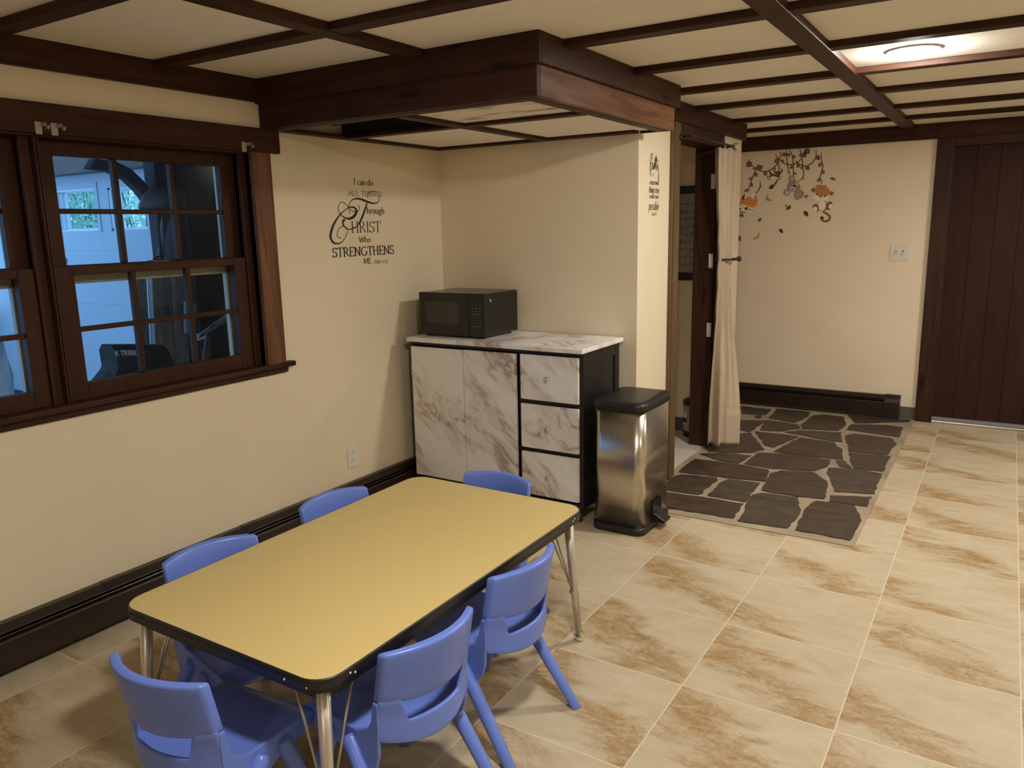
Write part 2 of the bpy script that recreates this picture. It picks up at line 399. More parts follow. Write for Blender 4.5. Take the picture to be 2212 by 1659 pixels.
def copy_tree(o, parent=None):
    c = o.copy(); COL.objects.link(c)
    if parent is not None: c.parent = parent
    for ch in list(o.children): copy_tree(ch, c)
    return c
STONES=[[(2.04,0.001),(2.016,0.293),(2.024,0.402),(2.042,0.466),(2.224,0.481),(2.25,0.403),(2.289,0.278),(2.283,0.136),(2.28,-0.004),(2.168,0.001)],[(1.767,-0.013),(1.759,0.13),(1.737,0.243),(1.728,0.394),(1.759,0.452),(1.949,0.47),(1.975,0.354),(2.005,0.287),(2.008,0.131),(2.001,0.006),(1.88,-0.007)],[(1.245,0.221),(1.305,0.219),(1.504,0.236),(1.723,0.236),(1.738,0.009),(1.597,-0.0),(1.393,-0.01),(1.338,-0.009)],[(1.272,0.553),(1.469,0.593),(1.489,0.553),(1.473,0.37),(1.49,0.297),(1.473,0.265),(1.299,0.251),(1.249,0.371),(1.245,0.471)],[(1.535,0.603),(1.711,0.611),(1.723,0.268),(1.524,0.27),(1.521,0.397),(1.516,0.479)],[(1.234,0.89),(1.489,0.907),(1.691,0.881),(1.727,0.657),(1.516,0.619),(1.243,0.591),(1.231,0.74)],[(1.748,0.497),(1.717,0.821),(1.759,0.898),(1.923,0.96),(2.029,0.822),(2.059,0.644),(2.07,0.515),(1.942,0.488),(1.791,0.486)],[(1.99,1.087),(2.128,1.139),(2.274,1.11),(2.286,0.723),(2.094,0.664),(2.04,0.853),(1.993,1.012)],[(2.089,0.581),(2.281,0.664),(2.283,0.503),(2.1,0.487)],[(1.544,1.211),(1.702,1.265),(1.97,1.255),(1.978,1.114),(1.931,0.991),(1.71,0.919),(1.528,0.929)],[(1.226,1.009),(1.349,1.107),(1.521,1.12),(1.498,0.927),(1.372,0.933)],[(1.62,1.284),(1.691,1.706),(1.913,1.674),(1.954,1.577),(1.992,1.532),(2.031,1.303),(1.814,1.278)],[(1.382,1.723),(1.674,1.726),(1.598,1.371),(1.534,1.404)],[(1.565,1.8),(1.641,1.898),(1.911,1.963),(1.957,1.715),(1.876,1.707)],[(1.952,1.91),(1.991,1.967),(2.22,1.96),(2.272,1.831),(2.256,1.656),(2.249,1.526),(2.034,1.505),(1.997,1.684),(1.962,1.805)],[(2.039,1.476),(2.273,1.508),(2.273,1.164),(2.119,1.149),(2.069,1.308)],[(2.0,1.271),(2.042,1.279),(2.106,1.142),(2.039,1.147)],[(1.621,2.047),(1.637,2.376),(1.705,2.443),(1.848,2.441),(1.902,2.193),(1.88,2.004),(1.656,1.945)],[(1.403,1.773),(1.367,2.083),(1.598,2.055),(1.641,1.957),(1.542,1.807)],[(1.369,2.149),(1.351,2.485),(1.595,2.492),(1.616,2.343),(1.569,2.103)],[(1.933,2.231),(2.152,2.324),(2.26,2.301),(2.263,2.019),(1.927,2.067)],[(1.862,2.515),(2.283,2.558),(2.281,2.494),(1.951,2.281)],[(1.077,2.443),(1.314,2.442),(1.322,2.259),(1.294,2.222),(1.152,2.217)],[(1.085,1.958),(1.205,1.999),(1.368,2.062),(1.356,1.69),(1.287,1.712),(1.19,1.622)],[(1.203,1.177),(1.316,1.612),(1.364,1.675),(1.557,1.299),(1.509,1.193),(1.261,1.076)],[(1.258,2.18),(1.299,2.202),(1.316,2.121),(1.287,2.107)]]
T1=[(-0.611,1.61),(-0.608,1.624),(-0.59,1.639),(-0.565,1.644),(-0.538,1.64),(-0.523,1.626),(-0.521,1.608),(-0.531,1.591),(-0.554,1.583),(-0.586,1.585),(-0.624,1.593),(-0.66,1.602),(-0.691,1.604),(-0.718,1.599),(-0.737,1.586),(-0.747,1.57),(-0.747,1.551),(-0.745,1.53)]
T2=[(-0.616,1.584),(-0.629,1.559),(-0.651,1.523),(-0.675,1.491),(-0.7,1.469),(-0.73,1.457),(-0.756,1.454),(-0.776,1.46),(-0.792,1.472),(-0.797,1.486),(-0.793,1.497),(-0.78,1.5)]
C1=[(-0.683,1.573),(-0.674,1.562),(-0.678,1.55),(-0.694,1.541),(-0.717,1.541),(-0.737,1.549),(-0.751,1.561),(-0.768,1.575),(-0.785,1.585),(-0.805,1.583),(-0.82,1.568),(-0.823,1.55),(-0.814,1.533),(-0.796,1.517),(-0.771,1.508),(-0.746,1.507),(-0.72,1.516),(-0.703,1.53),(-0.696,1.544),(-0.706,1.558),(-0.726,1.563),(-0.749,1.56),(-0.778,1.547),(-0.81,1.528),(-0.836,1.505),(-0.861,1.478),(-0.878,1.45),(-0.887,1.423),(-0.882,1.406),(-0.866,1.391),(-0.842,1.387),(-0.817,1.392),(-0.795,1.407),(-0.778,1.428),(-0.77,1.449),(-0.775,1.463),(-0.795,1.469),(-0.815,1.465),(-0.834,1.45),(-0.841,1.433),(-0.837,1.419),(-0.822,1.413),(-0.814,1.416)]

# ================================================================== ROOM SHELL
ZC = 2.087
XR, YB_ = 5.2, -6.2          # right wall and the wall behind the camera
tag(sbox('floor', (-0.0, XR, YB_, 2.75, -0.06, 0.0), TILE, 'beige and brown stone look floor tiles laid in a square grid', 'floor'), 'beige and brown stone look floor tiles laid in a square grid', 'floor', kind='structure')
sbox('ceiling', (-0.15, XR, YB_, 2.75, ZC, ZC + 0.06), PANEL, 'cream textured ceiling panels between dark wooden strips', 'ceiling')

# left wall, with the window opening (y -3.08..-1.335, z 0.86..1.79)
WY0, WY1, WZ0, WZ1 = -3.10, -1.335, 0.86, 1.79
bm = bmesh.new()
bx(bm, -0.15, 0, YB_, WY0, 0, ZC); bx(bm, -0.15, 0, WY1, 2.70, 0, ZC); bx(bm, -0.15, 0, WY0, WY1, 0, WZ0); bx(bm, -0.15, 0, WY0, WY1, WZ1, ZC)
struct('wall_left', bm, CREAM, 'cream painted wall with the wide brown window and a black verse', 'wall')
bm = bmesh.new(); bx(bm, 0, 1.10, 0.0, 0.10, 0, ZC); bx(bm, 1.10, 1.217, 0.0, 0.003, 0, ZC)
struct('wall_alcove', bm, CREAM_LIFT, 'back wall in brightened cream paint behind the marble cabinet and microwave', 'wall')
sbox('wall_hall', (1.10, 1.217, 0.003, 0.43, 0, ZC), CREAM, 'narrow bright cream wall strip beside the closet opening', 'wall')
bm = bmesh.new(); bx(bm, 1.10, 1.217, 1.30, 1.72, 0, ZC); bx(bm, 1.10, 1.217, 0.43, 1.30, 1.93, ZC)
struct('wall_hall_end', bm, CREAM, 'cream wall end behind the tied curtain', 'wall')
sbox('wall_far', (-0.0, 2.31, 2.60, 2.70, 0, ZC), CREAM_FAR, 'brightened cream wall with jungle animal decals and light switch', 'wall')
bm = bmesh.new(); bx(bm, 2.31, XR, 2.60, 2.70, 2.0, ZC); bx(bm, 3.32, XR, 2.60, 2.70, 0, 2.0)
struct('wall_far_right', bm, CREAM_FAR, 'wall piece around the dark brown door', 'wall')
sbox('wall_right', (XR, XR + 0.1, YB_, 2.75, 0, ZC), CREAM, 'cream wall on the right side of the room, out of frame', 'wall')
sbox('wall_back', (-0.15, XR, YB_ - 0.1, YB_, 0, ZC), CREAM, 'cream wall behind the camera', 'wall')
# closet behind the opening
sbox('wall_closet', (0.0, 1.10, 1.52, 1.60, 0, ZC), CREAM_LIFT, 'shaded closet wall in brightened cream paint carrying the hanging scroll', 'wall')
sbox('floor_closet', (0.0, 1.19, 0.10, 1.52, 0.0, 0.006), plain('white_closet_floor', (0.62, 0.57, 0.49, 1), 0.5, vary=0.05), 'pale floor inside the closet opening', 'floor')

# flagstone entry floor: mortar bed with individually cut stones
bm = bmesh.new()
bx(bm, 1.19, 2.307, -0.066, 2.60, -0.01, 0.004, 0); bx(bm, 0.0, 1.19, 1.60, 2.60, -0.01, 0.004, 0); bx(bm, 1.10, 1.19, 1.30, 1.60, -0.01, 0.004, 0)
rs = random.Random(3)
for si, poly in enumerate(STONES):
    pts = []
    n = len(poly)
    for i in range(n):
        a, b = Vector(poly[i]), Vector(poly[(i + 1) % n]); k = max(1, int((b - a).length / 0.035))
        for j in range(k):
            p = a.lerp(b, j / k); jit = 0.006 if j else 0.002
            p += Vector((rs.uniform(-jit, jit), rs.uniform(-jit, jit))); p.x = min(p.x, 2.295); p.y = max(p.y, -0.045)
            pts.append((p.x, p.y))
    try: prism(bm, pts, 0.002, 0.0095, 'z', 1 + si % 3)
    except ValueError: pass
extra = [[(0.04, 1.64), (0.5, 1.66), (0.52, 2.05), (0.04, 2.1)], [(0.56, 1.64), (1.15, 1.66), (1.17, 1.98), (0.6, 2.05)],
         [(0.04, 2.14), (0.5, 2.1), (0.55, 2.54), (0.02, 2.55)], [(0.6, 2.1), (1.05, 2.03), (1.0, 2.5), (0.62, 2.54)], [(1.24, 0.0), (1.44, 0.0), (1.40, -0.03), (1.24, -0.03)]]
for si, poly in enumerate(extra): prism(bm, poly, 0.002, 0.0095, 'z', 1 + si % 3)
struct('floor_flagstone', bm, [GROUT] + SLATES, 'dark brown flagstone entry floor with sandy mortar joints', 'floor')

# ------------------------------------------------------------------ ceiling grid
ti = 0
def trim(b, mat, label, bevel=0.003, cat='ceiling strip'):
    global ti
    ti += 1
    return sbox('trim_%d' % ti, b, mat, label, cat, bevel)
zb = 2.062
trim((0.855, 0.925, YB_, -1.275, zb - 0.004, ZC), WY, 'dark ceiling strip running from the camera to the dropped soffit')
trim((2.085, 2.165, YB_, 2.6, zb - 0.004, ZC), WY, 'long dark ceiling strip running to the far wall, left of the lamp')
trim((3.32, 3.40, YB_, 2.6, zb - 0.004, ZC), WY, 'long dark ceiling strip out of frame to the right')
def xs(y):
    if -1.27 < y < 0.03: return 1.40
    if 0.03 <= y < 1.72: return 1.24
    return 0.02 if y < 0 else 0.0
for y, lab in ((-5.4, 'dark cross strip of the ceiling well behind the camera'), (-4.78, 'dark cross strip of the ceiling behind the camera'), (-4.17, 'dark cross strip of the ceiling above and behind the camera'), (-3.55, 'dark cross strip of the ceiling above the camera'),
               (-2.94, 'dark cross strip of the ceiling near the top edge of the photo'), (-2.335, 'dark cross strip meeting the left wall near the top left corner'), (-1.725, 'dark cross strip crossing just in front of the dropped soffit'),
               (-1.075, 'dark cross strip ending at the near corner of the soffit'), (-0.46, 'dark cross strip just in front of the round ceiling lamp'), (0.145, 'dark cross strip just beyond the round ceiling lamp'),
               (0.755, 'second dark cross strip beyond the ceiling lamp'), (1.45, 'third dark cross strip beyond the ceiling lamp'), (2.03, 'last dark cross strip before the far wall')):
    trim((xs(y), XR, y - 0.034, y + 0.034, zb, ZC), WX, lab)
trim((0.0, 0.022, YB_, -1.275, 1.992, ZC), WY, 'dark board along the top of the left wall above the window', cat='trim board')
trim((0.0, 2.31, 2.575, 2.60, 1.982, ZC), WX, 'dark board along the top of the animal decal wall', cat='trim board')
trim((2.305, XR, 2.57, 2.60, 1.985, ZC), WX, 'dark board above the brown door', cat='trim board')

# ------------------------------------------------------------------ dropped soffit over the alcove
bm = bmesh.new()
bx(bm, 0.0, 1.385, -1.265, -1.24, 1.882, 2.0); sof = struct('trim_soffit', bm, WX, 'dark wooden dropped soffit boxing in the ceiling over the cabinet alcove', 'soffit', bevel=0.003)
def sp(name, b, mat, bevel=0.003): return pbox(name, b, mat, sof, bevel)
sp('fascia_board', (0.0, 1.405, -1.282, -1.262, 1.985, ZC), WX)
sp('fascia_board', (1.383, 1.405, -1.262, 0.055, 1.985, ZC), WY)
sp('side_board', (1.36, 1.385, -1.24, 0.03, 1.882, 1.99), RY)
sp('end_board', (1.217, 1.36, 0.012, 0.03, 1.882, ZC), WX)
sp('edge_strip', (0.0, 1.36, -1.24, -1.185, 1.880, 1.896), WX); sp('edge_strip', (1.31, 1.36, -1.185, 0.012, 1.880, 1.896), WY)
sp('edge_strip', (0.0, 1.217, -0.06, 0.0, 1.880, 1.896), WX); sp('edge_strip', (0.0, 0.05, -1.185, -0.06, 1.880, 1.896), WY)
sp('middle_strip', (0.69, 0.745, -1.185, -0.06, 1.878, 1.896), WY)
sp('cross_strip', (0.05, 1.31, -0.79, -0.735, 1.879, 1.895), WX)
pn = sp('ceiling_panel', (0.745, 1.33, -1.2, -0.76, 1.893, 1.905), STAINED, 0); pn['label'] = 'scuffed grey-stained panel'
sp('ceiling_panel', (0.73, 1.33, -0.76, -0.0, 1.893, 1.905), PANEL, 0); sp('ceiling_panel', (0.0, 0.72, -0.76, -0.0, 1.893, 1.905), PANEL, 0)
bm = bmesh.new()
tube(bm, [(0.02, -0.85, 1.99), (0.68, -0.92, 1.99)], 0.055, 14)
obj('duct', bm, plain('grey_duct', (0.06, 0.06, 0.058, 1), 0.5), sof)
# header beam over the closet opening
trim((1.217, 1.243, 0.055, 1.745, 1.982, ZC), WY, 'dark header beam above the closet opening and curtain', cat='trim board')

# ------------------------------------------------------------------ window
bm = bmesh.new(); bx(bm, 0.0, 0.024, -3.35, -1.18, 1.786, 1.886)
trim_head = struct('trim_window_head', bm, WY, 'dark brown head board across the top of the window', 'window trim', bevel=0.003)
sbox('trim_window_side', (-0.002, 0.022, -1.338, -1.236, 0.86, 1.786), RZ, 'reddish brown side board right of the window, lamplight in its colour', 'window trim', 0.003)
bm = bmesh.new(); bx(bm, -0.004, 0.034, -3.4, -1.19, 0.842, 0.864); bx(bm, 0.0, 0.014, -3.35, -1.22, 0.815, 0.842); bx(bm, -0.12, -0.004, -3.10, -1.335, 0.84, 0.862)
struct('trim_window_sill', bm, WY, 'dark brown sill ledge under the window', 'window trim', bevel=0.004)
def window(name, y0, y1, cols, label, sign):
    w = bpy.data.objects.new(name, None); COL.objects.link(w); w.location = (0, (y0 + y1) / 2, 0.86)
    tag(w, label, 'window', kind='structure')
    z0, z1 = 0.858, 1.792
    bm = bmesh.new()
    bx(bm, -0.15, 0.0, y1 - 0.0, y1 + 0.012, z0, z1); bx(bm, -0.15, 0.0, y0 - 0.012, y0, z0, z1); bx(bm, -0.15, 0.0, y0, y1, z1 - 0.014, z1)
    bx(bm, -0.045, -0.028, y1 - 0.035, y1, z0, z1); bx(bm, -0.045, -0.028, y0, y0 + 0.006, z0, z1)
    obj('jamb', bm, WINW, w, bevel=0.002)
    gy0, gy1 = cols[0], cols[-1]
    def sash(nm, x0, x1, zlo, zhi, glo, ghi, sy0, sy1):
        bm = bmesh.new()
        bx(bm, x0, x1, sy0, gy0, zlo, zhi); bx(bm, x0, x1, gy1, sy1, zlo, zhi)
        bx(bm, x0, x1, gy0, gy1, zlo, glo); bx(bm, x0, x1, gy0, gy1, ghi, zhi)
        xm = (x0 + x1) / 2
        for c in cols[1:-1]: bx(bm, x0 + 0.004, x1 - 0.004, c - 0.010, c + 0.010, glo, ghi)
        zm = (glo + ghi) / 2
        bx(bm, x0 + 0.006, x1 - 0.006, gy0, gy1, zm - 0.009, zm + 0.009)
        s = obj(nm, bm, WINW, w, bevel=0.003)
        g = pbox('glass', (xm - 0.002, xm + 0.002, gy0 - 0.004, gy1 + 0.004, glo - 0.004, ghi + 0.004), GLASS, s)
        return s
    up = sash('upper_sash', -0.112, -0.078, 1.31, z1 - 0.014, 1.345, 1.727, y0 + 0.004, y1 - 0.02)
    lo = sash('lower_sash', -0.072, -0.038, z0 + 0.002, 1.342, 0.920, 1.310, y0 + 0.004, y1 - 0.036)
    bm = bmesh.new(); ym = (gy0 + gy1) / 2
    bx(bm, -0.07, -0.035, ym - 0.035, ym + 0.035, 1.342, 1.350); tube(bm, [(-0.055, ym - 0.02, 1.352), (-0.05, ym + 0.02, 1.356)], 0.008, 8); lathe(bm, [(0.012, 1.35), (0.011, 1.362), (0.004, 1.366)], (-0.055, ym, 0), 'z', 12)
    obj('sash_lock', bm, BLKPL, lo)
    bm = bmesh.new()
    bx(bm, -0.15, -0.125, y0, y0 + 0.035, z0, z1); bx(bm, -0.15, -0.125, y1 - 0.075, y1, z0, z1); bx(bm, -0.15, -0.125, y0, y1, z1 - 0.06, z1); bx(bm, -0.15, -0.125, y0, y1, 1.275, 1.31); bx(bm, -0.15, -0.125, y0, y1, z0, z0 + 0.045)
    obj('storm_frame', bm, STORM, w, bevel=0.003)
    bm = bmesh.new(); bx(bm, -0.040, -0.030, y1 - 0.012, y1 - 0.004, 1.34, z1 - 0.02); bx(bm, -0.040, -0.032, y1 - 0.026, y1 - 0.017, 1.34, z1 - 0.02)
    obj('sash_track', bm, ALU, w)
    return w
window('window_1', -2.205, -1.335, (-2.122, -1.894, -1.655, -1.430), 'right double hung brown window with six panes per sash', 1)
window('window_2', -3.085, -2.222, (-3.005, -2.77, -2.54, -2.312), 'left double hung brown window cut off by the photo edge', -1)

# ------------------------------------------------------------------ closet opening trim (door frame without its door)
d1 = bpy.data.objects.new('door_1', None); COL.objects.link(d1); d1.location = (1.217, 0.8, 0); tag(d1, 'brown wooden door frame of the open closet beside the bright wall strip', 'door frame', kind='structure')
bm = bmesh.new(); bx(bm, 1.217, 1.236, 0.415, 0.53, 0.0, 1.98); bx(bm, 1.236, 1.242, 0.43, 0.455, 0, 1.98); bx(bm, 1.10, 1.217, 0.43, 0.548, 0, 1.95)
obj('near_jamb', bm, JAMBZ, d1, bevel=0.003)
bm = bmesh.new(); bx(bm, 1.085, 1.217, 1.195, 1.30, 0.0, 1.95); bx(bm, 1.217, 1.234, 1.21, 1.30, 0.0, 1.98)
obj('far_jamb', bm, WZ, d1, bevel=0.003)
bm = bmesh.new(); bx(bm, 1.10, 1.217, 0.548, 1.195, 1.90, 1.95); bx(bm, 1.217, 1.234, 0.53, 1.21, 1.90, 1.982)
obj('head', bm, WY, d1, bevel=0.003)
for z in (1.70, 1.215, 0.78):
    bm = bmesh.new(); bx(bm, 1.190, 1.213, 1.190, 1.196, z - 0.045, z + 0.045); tube(bm, [(1.214, 1.19, z - 0.045), (1.214, 1.19, z + 0.045)], 0.004, 8)
    h = obj('hinge', bm, WHITE, d1)

# door_2: dark boarded door in the far wall
d2 = bpy.data.objects.new('door_2', None); COL.objects.link(d2); d2.location = (2.8, 2.6, 0); tag(d2, 'dark mahogany boarded door at the end of the room', 'door', kind='structure')
bm = bmesh.new(); bx(bm, 2.305, 2.412, 2.568, 2.605, 0, 1.985); bx(bm, 2.385, 2.412, 2.60, 2.70, 0, 1.985); obj('frame', bm, WZ, d2, bevel=0.003)
bm = bmesh.new(); bx(bm, 3.24, 3.34, 2.568, 2.605, 0, 1.985); obj('frame', bm, WZ, d2, bevel=0.003)
bm = bmesh.new(); bx(bm, 2.412, 3.24, 2.575, 2.70, 1.925, 1.985); obj('head', bm, WX, d2, bevel=0.003)
bm = bmesh.new()
k = 6
for i in range(k):
    a = 2.414 + (3.238 - 2.414) * i / k; b = 2.414 + (3.238 - 2.414) * (i + 1) / k
    bx(bm, a, b - 0.004, 2.612, 2.65, 0.028, 1.924)
bx(bm, 2.414, 3.238, 2.618, 2.65, 0.028, 1.924)
obj('panel', bm, DOORW, d2)
pbox('threshold', (2.412, 3.24, 2.57, 2.70, 0.0, 0.018), DULL, d2, 0.004)
pbox('weather_strip', (2.412, 3.24, 2.603, 2.612, 0.016, 0.04), plain('grey_blue_sweep', (0.20, 0.21, 0.24, 1), 0.5), d2)
sbox('baseboard_far', (2.2, 2.305, 2.592, 2.60, 0, 0.095), VINYL, 'short grey vinyl baseboard between heater and door frame', 'baseboard', 0.002)
sbox('baseboard_closet', (0.0, 1.085, 1.512, 1.52, 0.006, 0.10), VINYL, 'dark grey baseboard inside the closet', 'baseboard', 0.002)

# ------------------------------------------------------------------ recessed lamps and added fill lamps
FILL_DIM = emit('dim_fill_lens', LAMP_COL, LAMP * 0.32)  # lens for the added fill lamps
FILL_STRONG = emit('strong_fill_lens', LAMP_COL, LAMP * 1.35)  # lens for the added lamp by the far wall
def lamp(x, y, label, lm=None):
    t = thing('recessed_light', label, 'ceiling light', (x, y, ZC), group=None)
    bm = bmesh.new(); lathe(bm, [(0.099, -0.001), (0.099, -0.005), (0.094, -0.007), (0.089, -0.005), (0.089, -0.001)], (x, y, ZC), 'z', 32); obj('trim_ring', bm, WHITE, t)
    bm = bmesh.new(); lathe(bm, [(0.088, -0.003), (0.085, -0.012), (0.070, -0.024), (0.045, -0.032), (0.022, -0.036), (0.001, -0.037)], (x, y, ZC), 'z', 32); obj('lens', bm, lm or LAMPM, t)
lamp(2.405, -0.125, 'round recessed ceiling light glowing white above the tiled floor')
lamp(2.35, -2.60, 'round recessed ceiling light above the right side of the table, out of frame')
lamp(2.40, -5.05, 'added unseen ceiling fill light behind the camera', FILL_DIM)  # added lamp, unseen, fills surfaces facing the camera
lamp(3.40, 1.42, 'added unseen ceiling light brightening the far wall, out of frame to the right', FILL_STRONG)  # added lamp out of view to brighten the far wall
lamp(3.95, -1.40, 'added unseen ceiling fill light out of frame to the right of the tiled floor', FILL_DIM)  # added lamp out of view, for more bounce onto the ceiling
sp('cavity_lining', (0.0, 0.72, -1.24, -0.76, 2.045, 2.06), plain('dark_lining_top', (0.02, 0.018, 0.015, 1), 0.8, vary=0.3), 0)  # dark lining added so the open soffit cell looks shaded inside
sp('cavity_lining', (0.0, 0.72, -0.765, -0.755, 1.90, 2.045), plain('dark_lining_side', (0.016, 0.014, 0.012, 1), 0.8, vary=0.3), 0)  # side of the same added dark lining

# ================================================================== BASEBOARD HEATERS
def heater(name_label, along, a0, a1, wall, caps, joints=()):
    """profile in (distance from wall, z); along 'y' on the left wall, 'x' on the far wall"""
    t = thing('baseboard_heater', name_label, 'heater', (0.03, (a0 + a1) / 2, 0) if along == 'y' else ((a0 + a1) / 2, wall - 0.03, 0))
    def P(d, s, z): return (wall + d, s, z) if along == 'y' else (s, wall - d, z)
    def strip(nm, prof, s0, s1, mat, bev=0.002):
        bm = bmesh.new()
        loft(bm, [[P(d, s0, z) for d, z in prof], [P(d, s1, z) for d, z in prof]], smooth=False)
        return obj(nm, bm, mat, t, bevel=bev)
    H = 0.175
    strip('back_plate', [(0.001, 0.012), (0.008, 0.012), (0.008, H), (0.001, H)], a0, a1, HEATER, 0)
    strip('front_cover', [(0.062, 0.030), (0.068, 0.024), (0.070, 0.125), (0.064, 0.132), (0.060, 0.128)], a0, a1, HEATER)
    strip('top_cover', [(0.001, H), (0.032, H + 0.001), (0.056, H - 0.022), (0.054, H - 0.026), (0.030, H - 0.005), (0.001, H - 0.006)], a0, a1, HEATER)
    strip('damper', [(0.050, 0.134), (0.063, 0.142), (0.061, 0.145), (0.048, 0.138)], a0, a1, HEATER, 0)
    for s0, s1 in caps:
        strip('end_cap', [(0.0005, 0.008), (0.074, 0.008), (0.075, 0.13), (0.060, H - 0.02), (0.034, H + 0.006), (0.0005, H + 0.006)], s0, s1, HEATER, 0.003)
    for s in joints:
        strip('joint_cover', [(0.001, H + 0.002), (0.033, H + 0.004), (0.059, H - 0.020), (0.058, H - 0.024), (0.032, H), (0.001, H - 0.001)], s - 0.04, s + 0.04, HEATER)
    return t
heater('long dark brown baseboard heater along the wall under the window', 'y', -4.4, -0.06, 0.0, [(-4.46, -4.40)], (-2.16, -1.52))
heater('dark brown baseboard heater under the jungle animal decals', 'x', 0.02, 2.13, 2.60, [(2.10, 2.205)])

# ================================================================== TABLE
t = thing('activity_table', 'low children\'s table with yellow wood-look top, black edge and chrome legs', 'table', (1.26, -2.008, 0))
TX0, TX1, TY0, TY1, TZ = 0.886, 1.632, -2.628, -1.388, 0.500
bm = bmesh.new(); prism(bm, rrect(TX0 + 0.004, TX1 - 0.004, TY0 + 0.004, TY1 - 0.004, 0.062, 8), TZ - 0.028, TZ, 'z'); top = obj('tabletop', bm, LAMINATE, t)
bm = bmesh.new()
o_, i_ = rrect(TX0, TX1, TY0, TY1, 0.066, 8), rrect(TX0 + 0.004, TX1 - 0.004, TY0 + 0.004, TY1 - 0.004, 0.062, 8)
loft(bm, [[(x, y, TZ - 0.032) for x, y in i_], [(x, y, TZ - 0.032) for x, y in o_], [(x, y, TZ - 0.003) for x, y in o_], [(x, y, TZ + 0.0005) for x, y in rrect(TX0 + 0.0025, TX1 - 0.0025, TY0 + 0.0025, TY1 - 0.0025, 0.064, 8)], [(x, y, TZ + 0.0005) for x, y in i_]], cap=False)
obj('edge_band', bm, BLKPL, top)
bm = bmesh.new()
a_, b_ = rrect(TX0 + 0.03, TX1 - 0.03, TY0 + 0.03, TY1 - 0.03, 0.045, 6), rrect(TX0 + 0.036, TX1 - 0.036, TY0 + 0.036, TY1 - 0.036, 0.039, 6)
loft(bm, [[(x, y, TZ - 0.028) for x, y in a_], [(x, y, TZ - 0.062) for x, y in a_], [(x, y, TZ - 0.062) for x, y in b_], [(x, y, TZ - 0.028) for x, y in b_]], cap=False, smooth=False)
obj('apron', bm, BLACK, t)
for sx in (-1, 1):
    for sy in (-1, 1):
        cx, cy = 1.259 + sx * 0.325, -2.008 + sy * 0.572
        ex, ey = 0.024 * sx, 0.036 * sy
        bm = bmesh.new(); tube(bm, [(cx, cy, TZ - 0.03), (cx + ex * 0.93, cy + ey * 0.93, 0.03)], [0.0165, 0.0125], 16); leg = obj('leg', bm, CHROME_GOLD, t)
        bm = bmesh.new(); lathe(bm, [(0.012, 0.035), (0.0125, 0.026), (0.0185, 0.022), (0.0185, 0.012), (0.015, 0.004), (0.011, 0.0)], (cx + ex, cy + ey, 0), 'z', 16); obj('glide', bm, CHROME, leg)
        jx, jy, jz = cx + ex * 0.62, cy + ey * 0.62, 0.19
        for qx, qy in ((-0.10 * sx, 0.0), (0.0, -0.10 * sy)):
            bm = bmesh.new(); tube(bm, [(cx + qx, cy + qy, TZ - 0.035), (jx + qx * 0.1, jy + qy * 0.1, jz)], 0.0036, 8); obj('brace_rod', bm, DULL, leg)
        bm = bmesh.new(); bx(bm, jx - 0.005 + (-0.014 * sx), jx + 0.005 + (-0.014 * sx), jy - 0.005, jy + 0.005, jz - 0.008, jz + 0.006); obj('clip', bm, DULL, leg)
for (x, y, z) in ((TX1 - 0.05, TY0 + 0.0035, TZ - 0.02), (TX1 + 0.0005, TY0 + 0.10, TZ - 0.018), (TX1 + 0.0005, TY0 + 0.085, TZ - 0.012), (TX1 - 0.115, TY0 - 0.0005, TZ - 0.018), (TX1 + 0.0005, TY1 - 0.10, TZ - 0.018), (TX1 + 0.0005, TY1 - 0.09, TZ - 0.012)):
    bm = bmesh.new(); lathe(bm, [(0.003, -0.001), (0.0026, 0.001), (0.001, 0.0016)], (x, y, z), 'x', 8); obj('edge_nick', bm, WHITE, top)

# ================================================================== CHAIRS  (back towards local +Y)
HW = 0.146
def yarc(x, z): return 0.132 + 0.050 * (1 - (x / HW) ** 2) + 0.20 * max(0.0, z - 0.36)
def arc_solid(bm, xs_, zlo, zhi, th, nz=6, rnd=0.0):
    """solid panel following the chair back's arc; th = thickness towards the sitter"""
    n = len(xs_)
    def col(x, z, side): 
        return (x, yarc(x, z) - (th if side else 0.0), z)
    fr, bk = [], []
    for x in xs_:
        a, b = zlo(x), zhi(x)
        bk.append([bm.verts.new(col(x, a + (b - a) * j / nz, 0)) for j in range(nz + 1)])
        fr.append([bm.verts.new(col(x, a + (b - a) * j / nz, 1)) for j in range(nz + 1)])
    def q(a, b, c, d): bm.faces.new((a, b, c, d)).smooth = True
    for i in range(n - 1):
        for j in range(nz):
            q(bk[i][j], bk[i + 1][j], bk[i + 1][j + 1], bk[i][j + 1]); q(fr[i + 1][j], fr[i][j], fr[i][j + 1], fr[i + 1][j + 1])
        q(bk[i][0], fr[i][0], fr[i + 1][0], bk[i + 1][0]); q(bk[i][nz], bk[i + 1][nz], fr[i + 1][nz], fr[i][nz])
    for i in (0, n - 1):
        for j in range(nz): q(bk[i][j], bk[i][j + 1], fr[i][j + 1], fr[i][j])
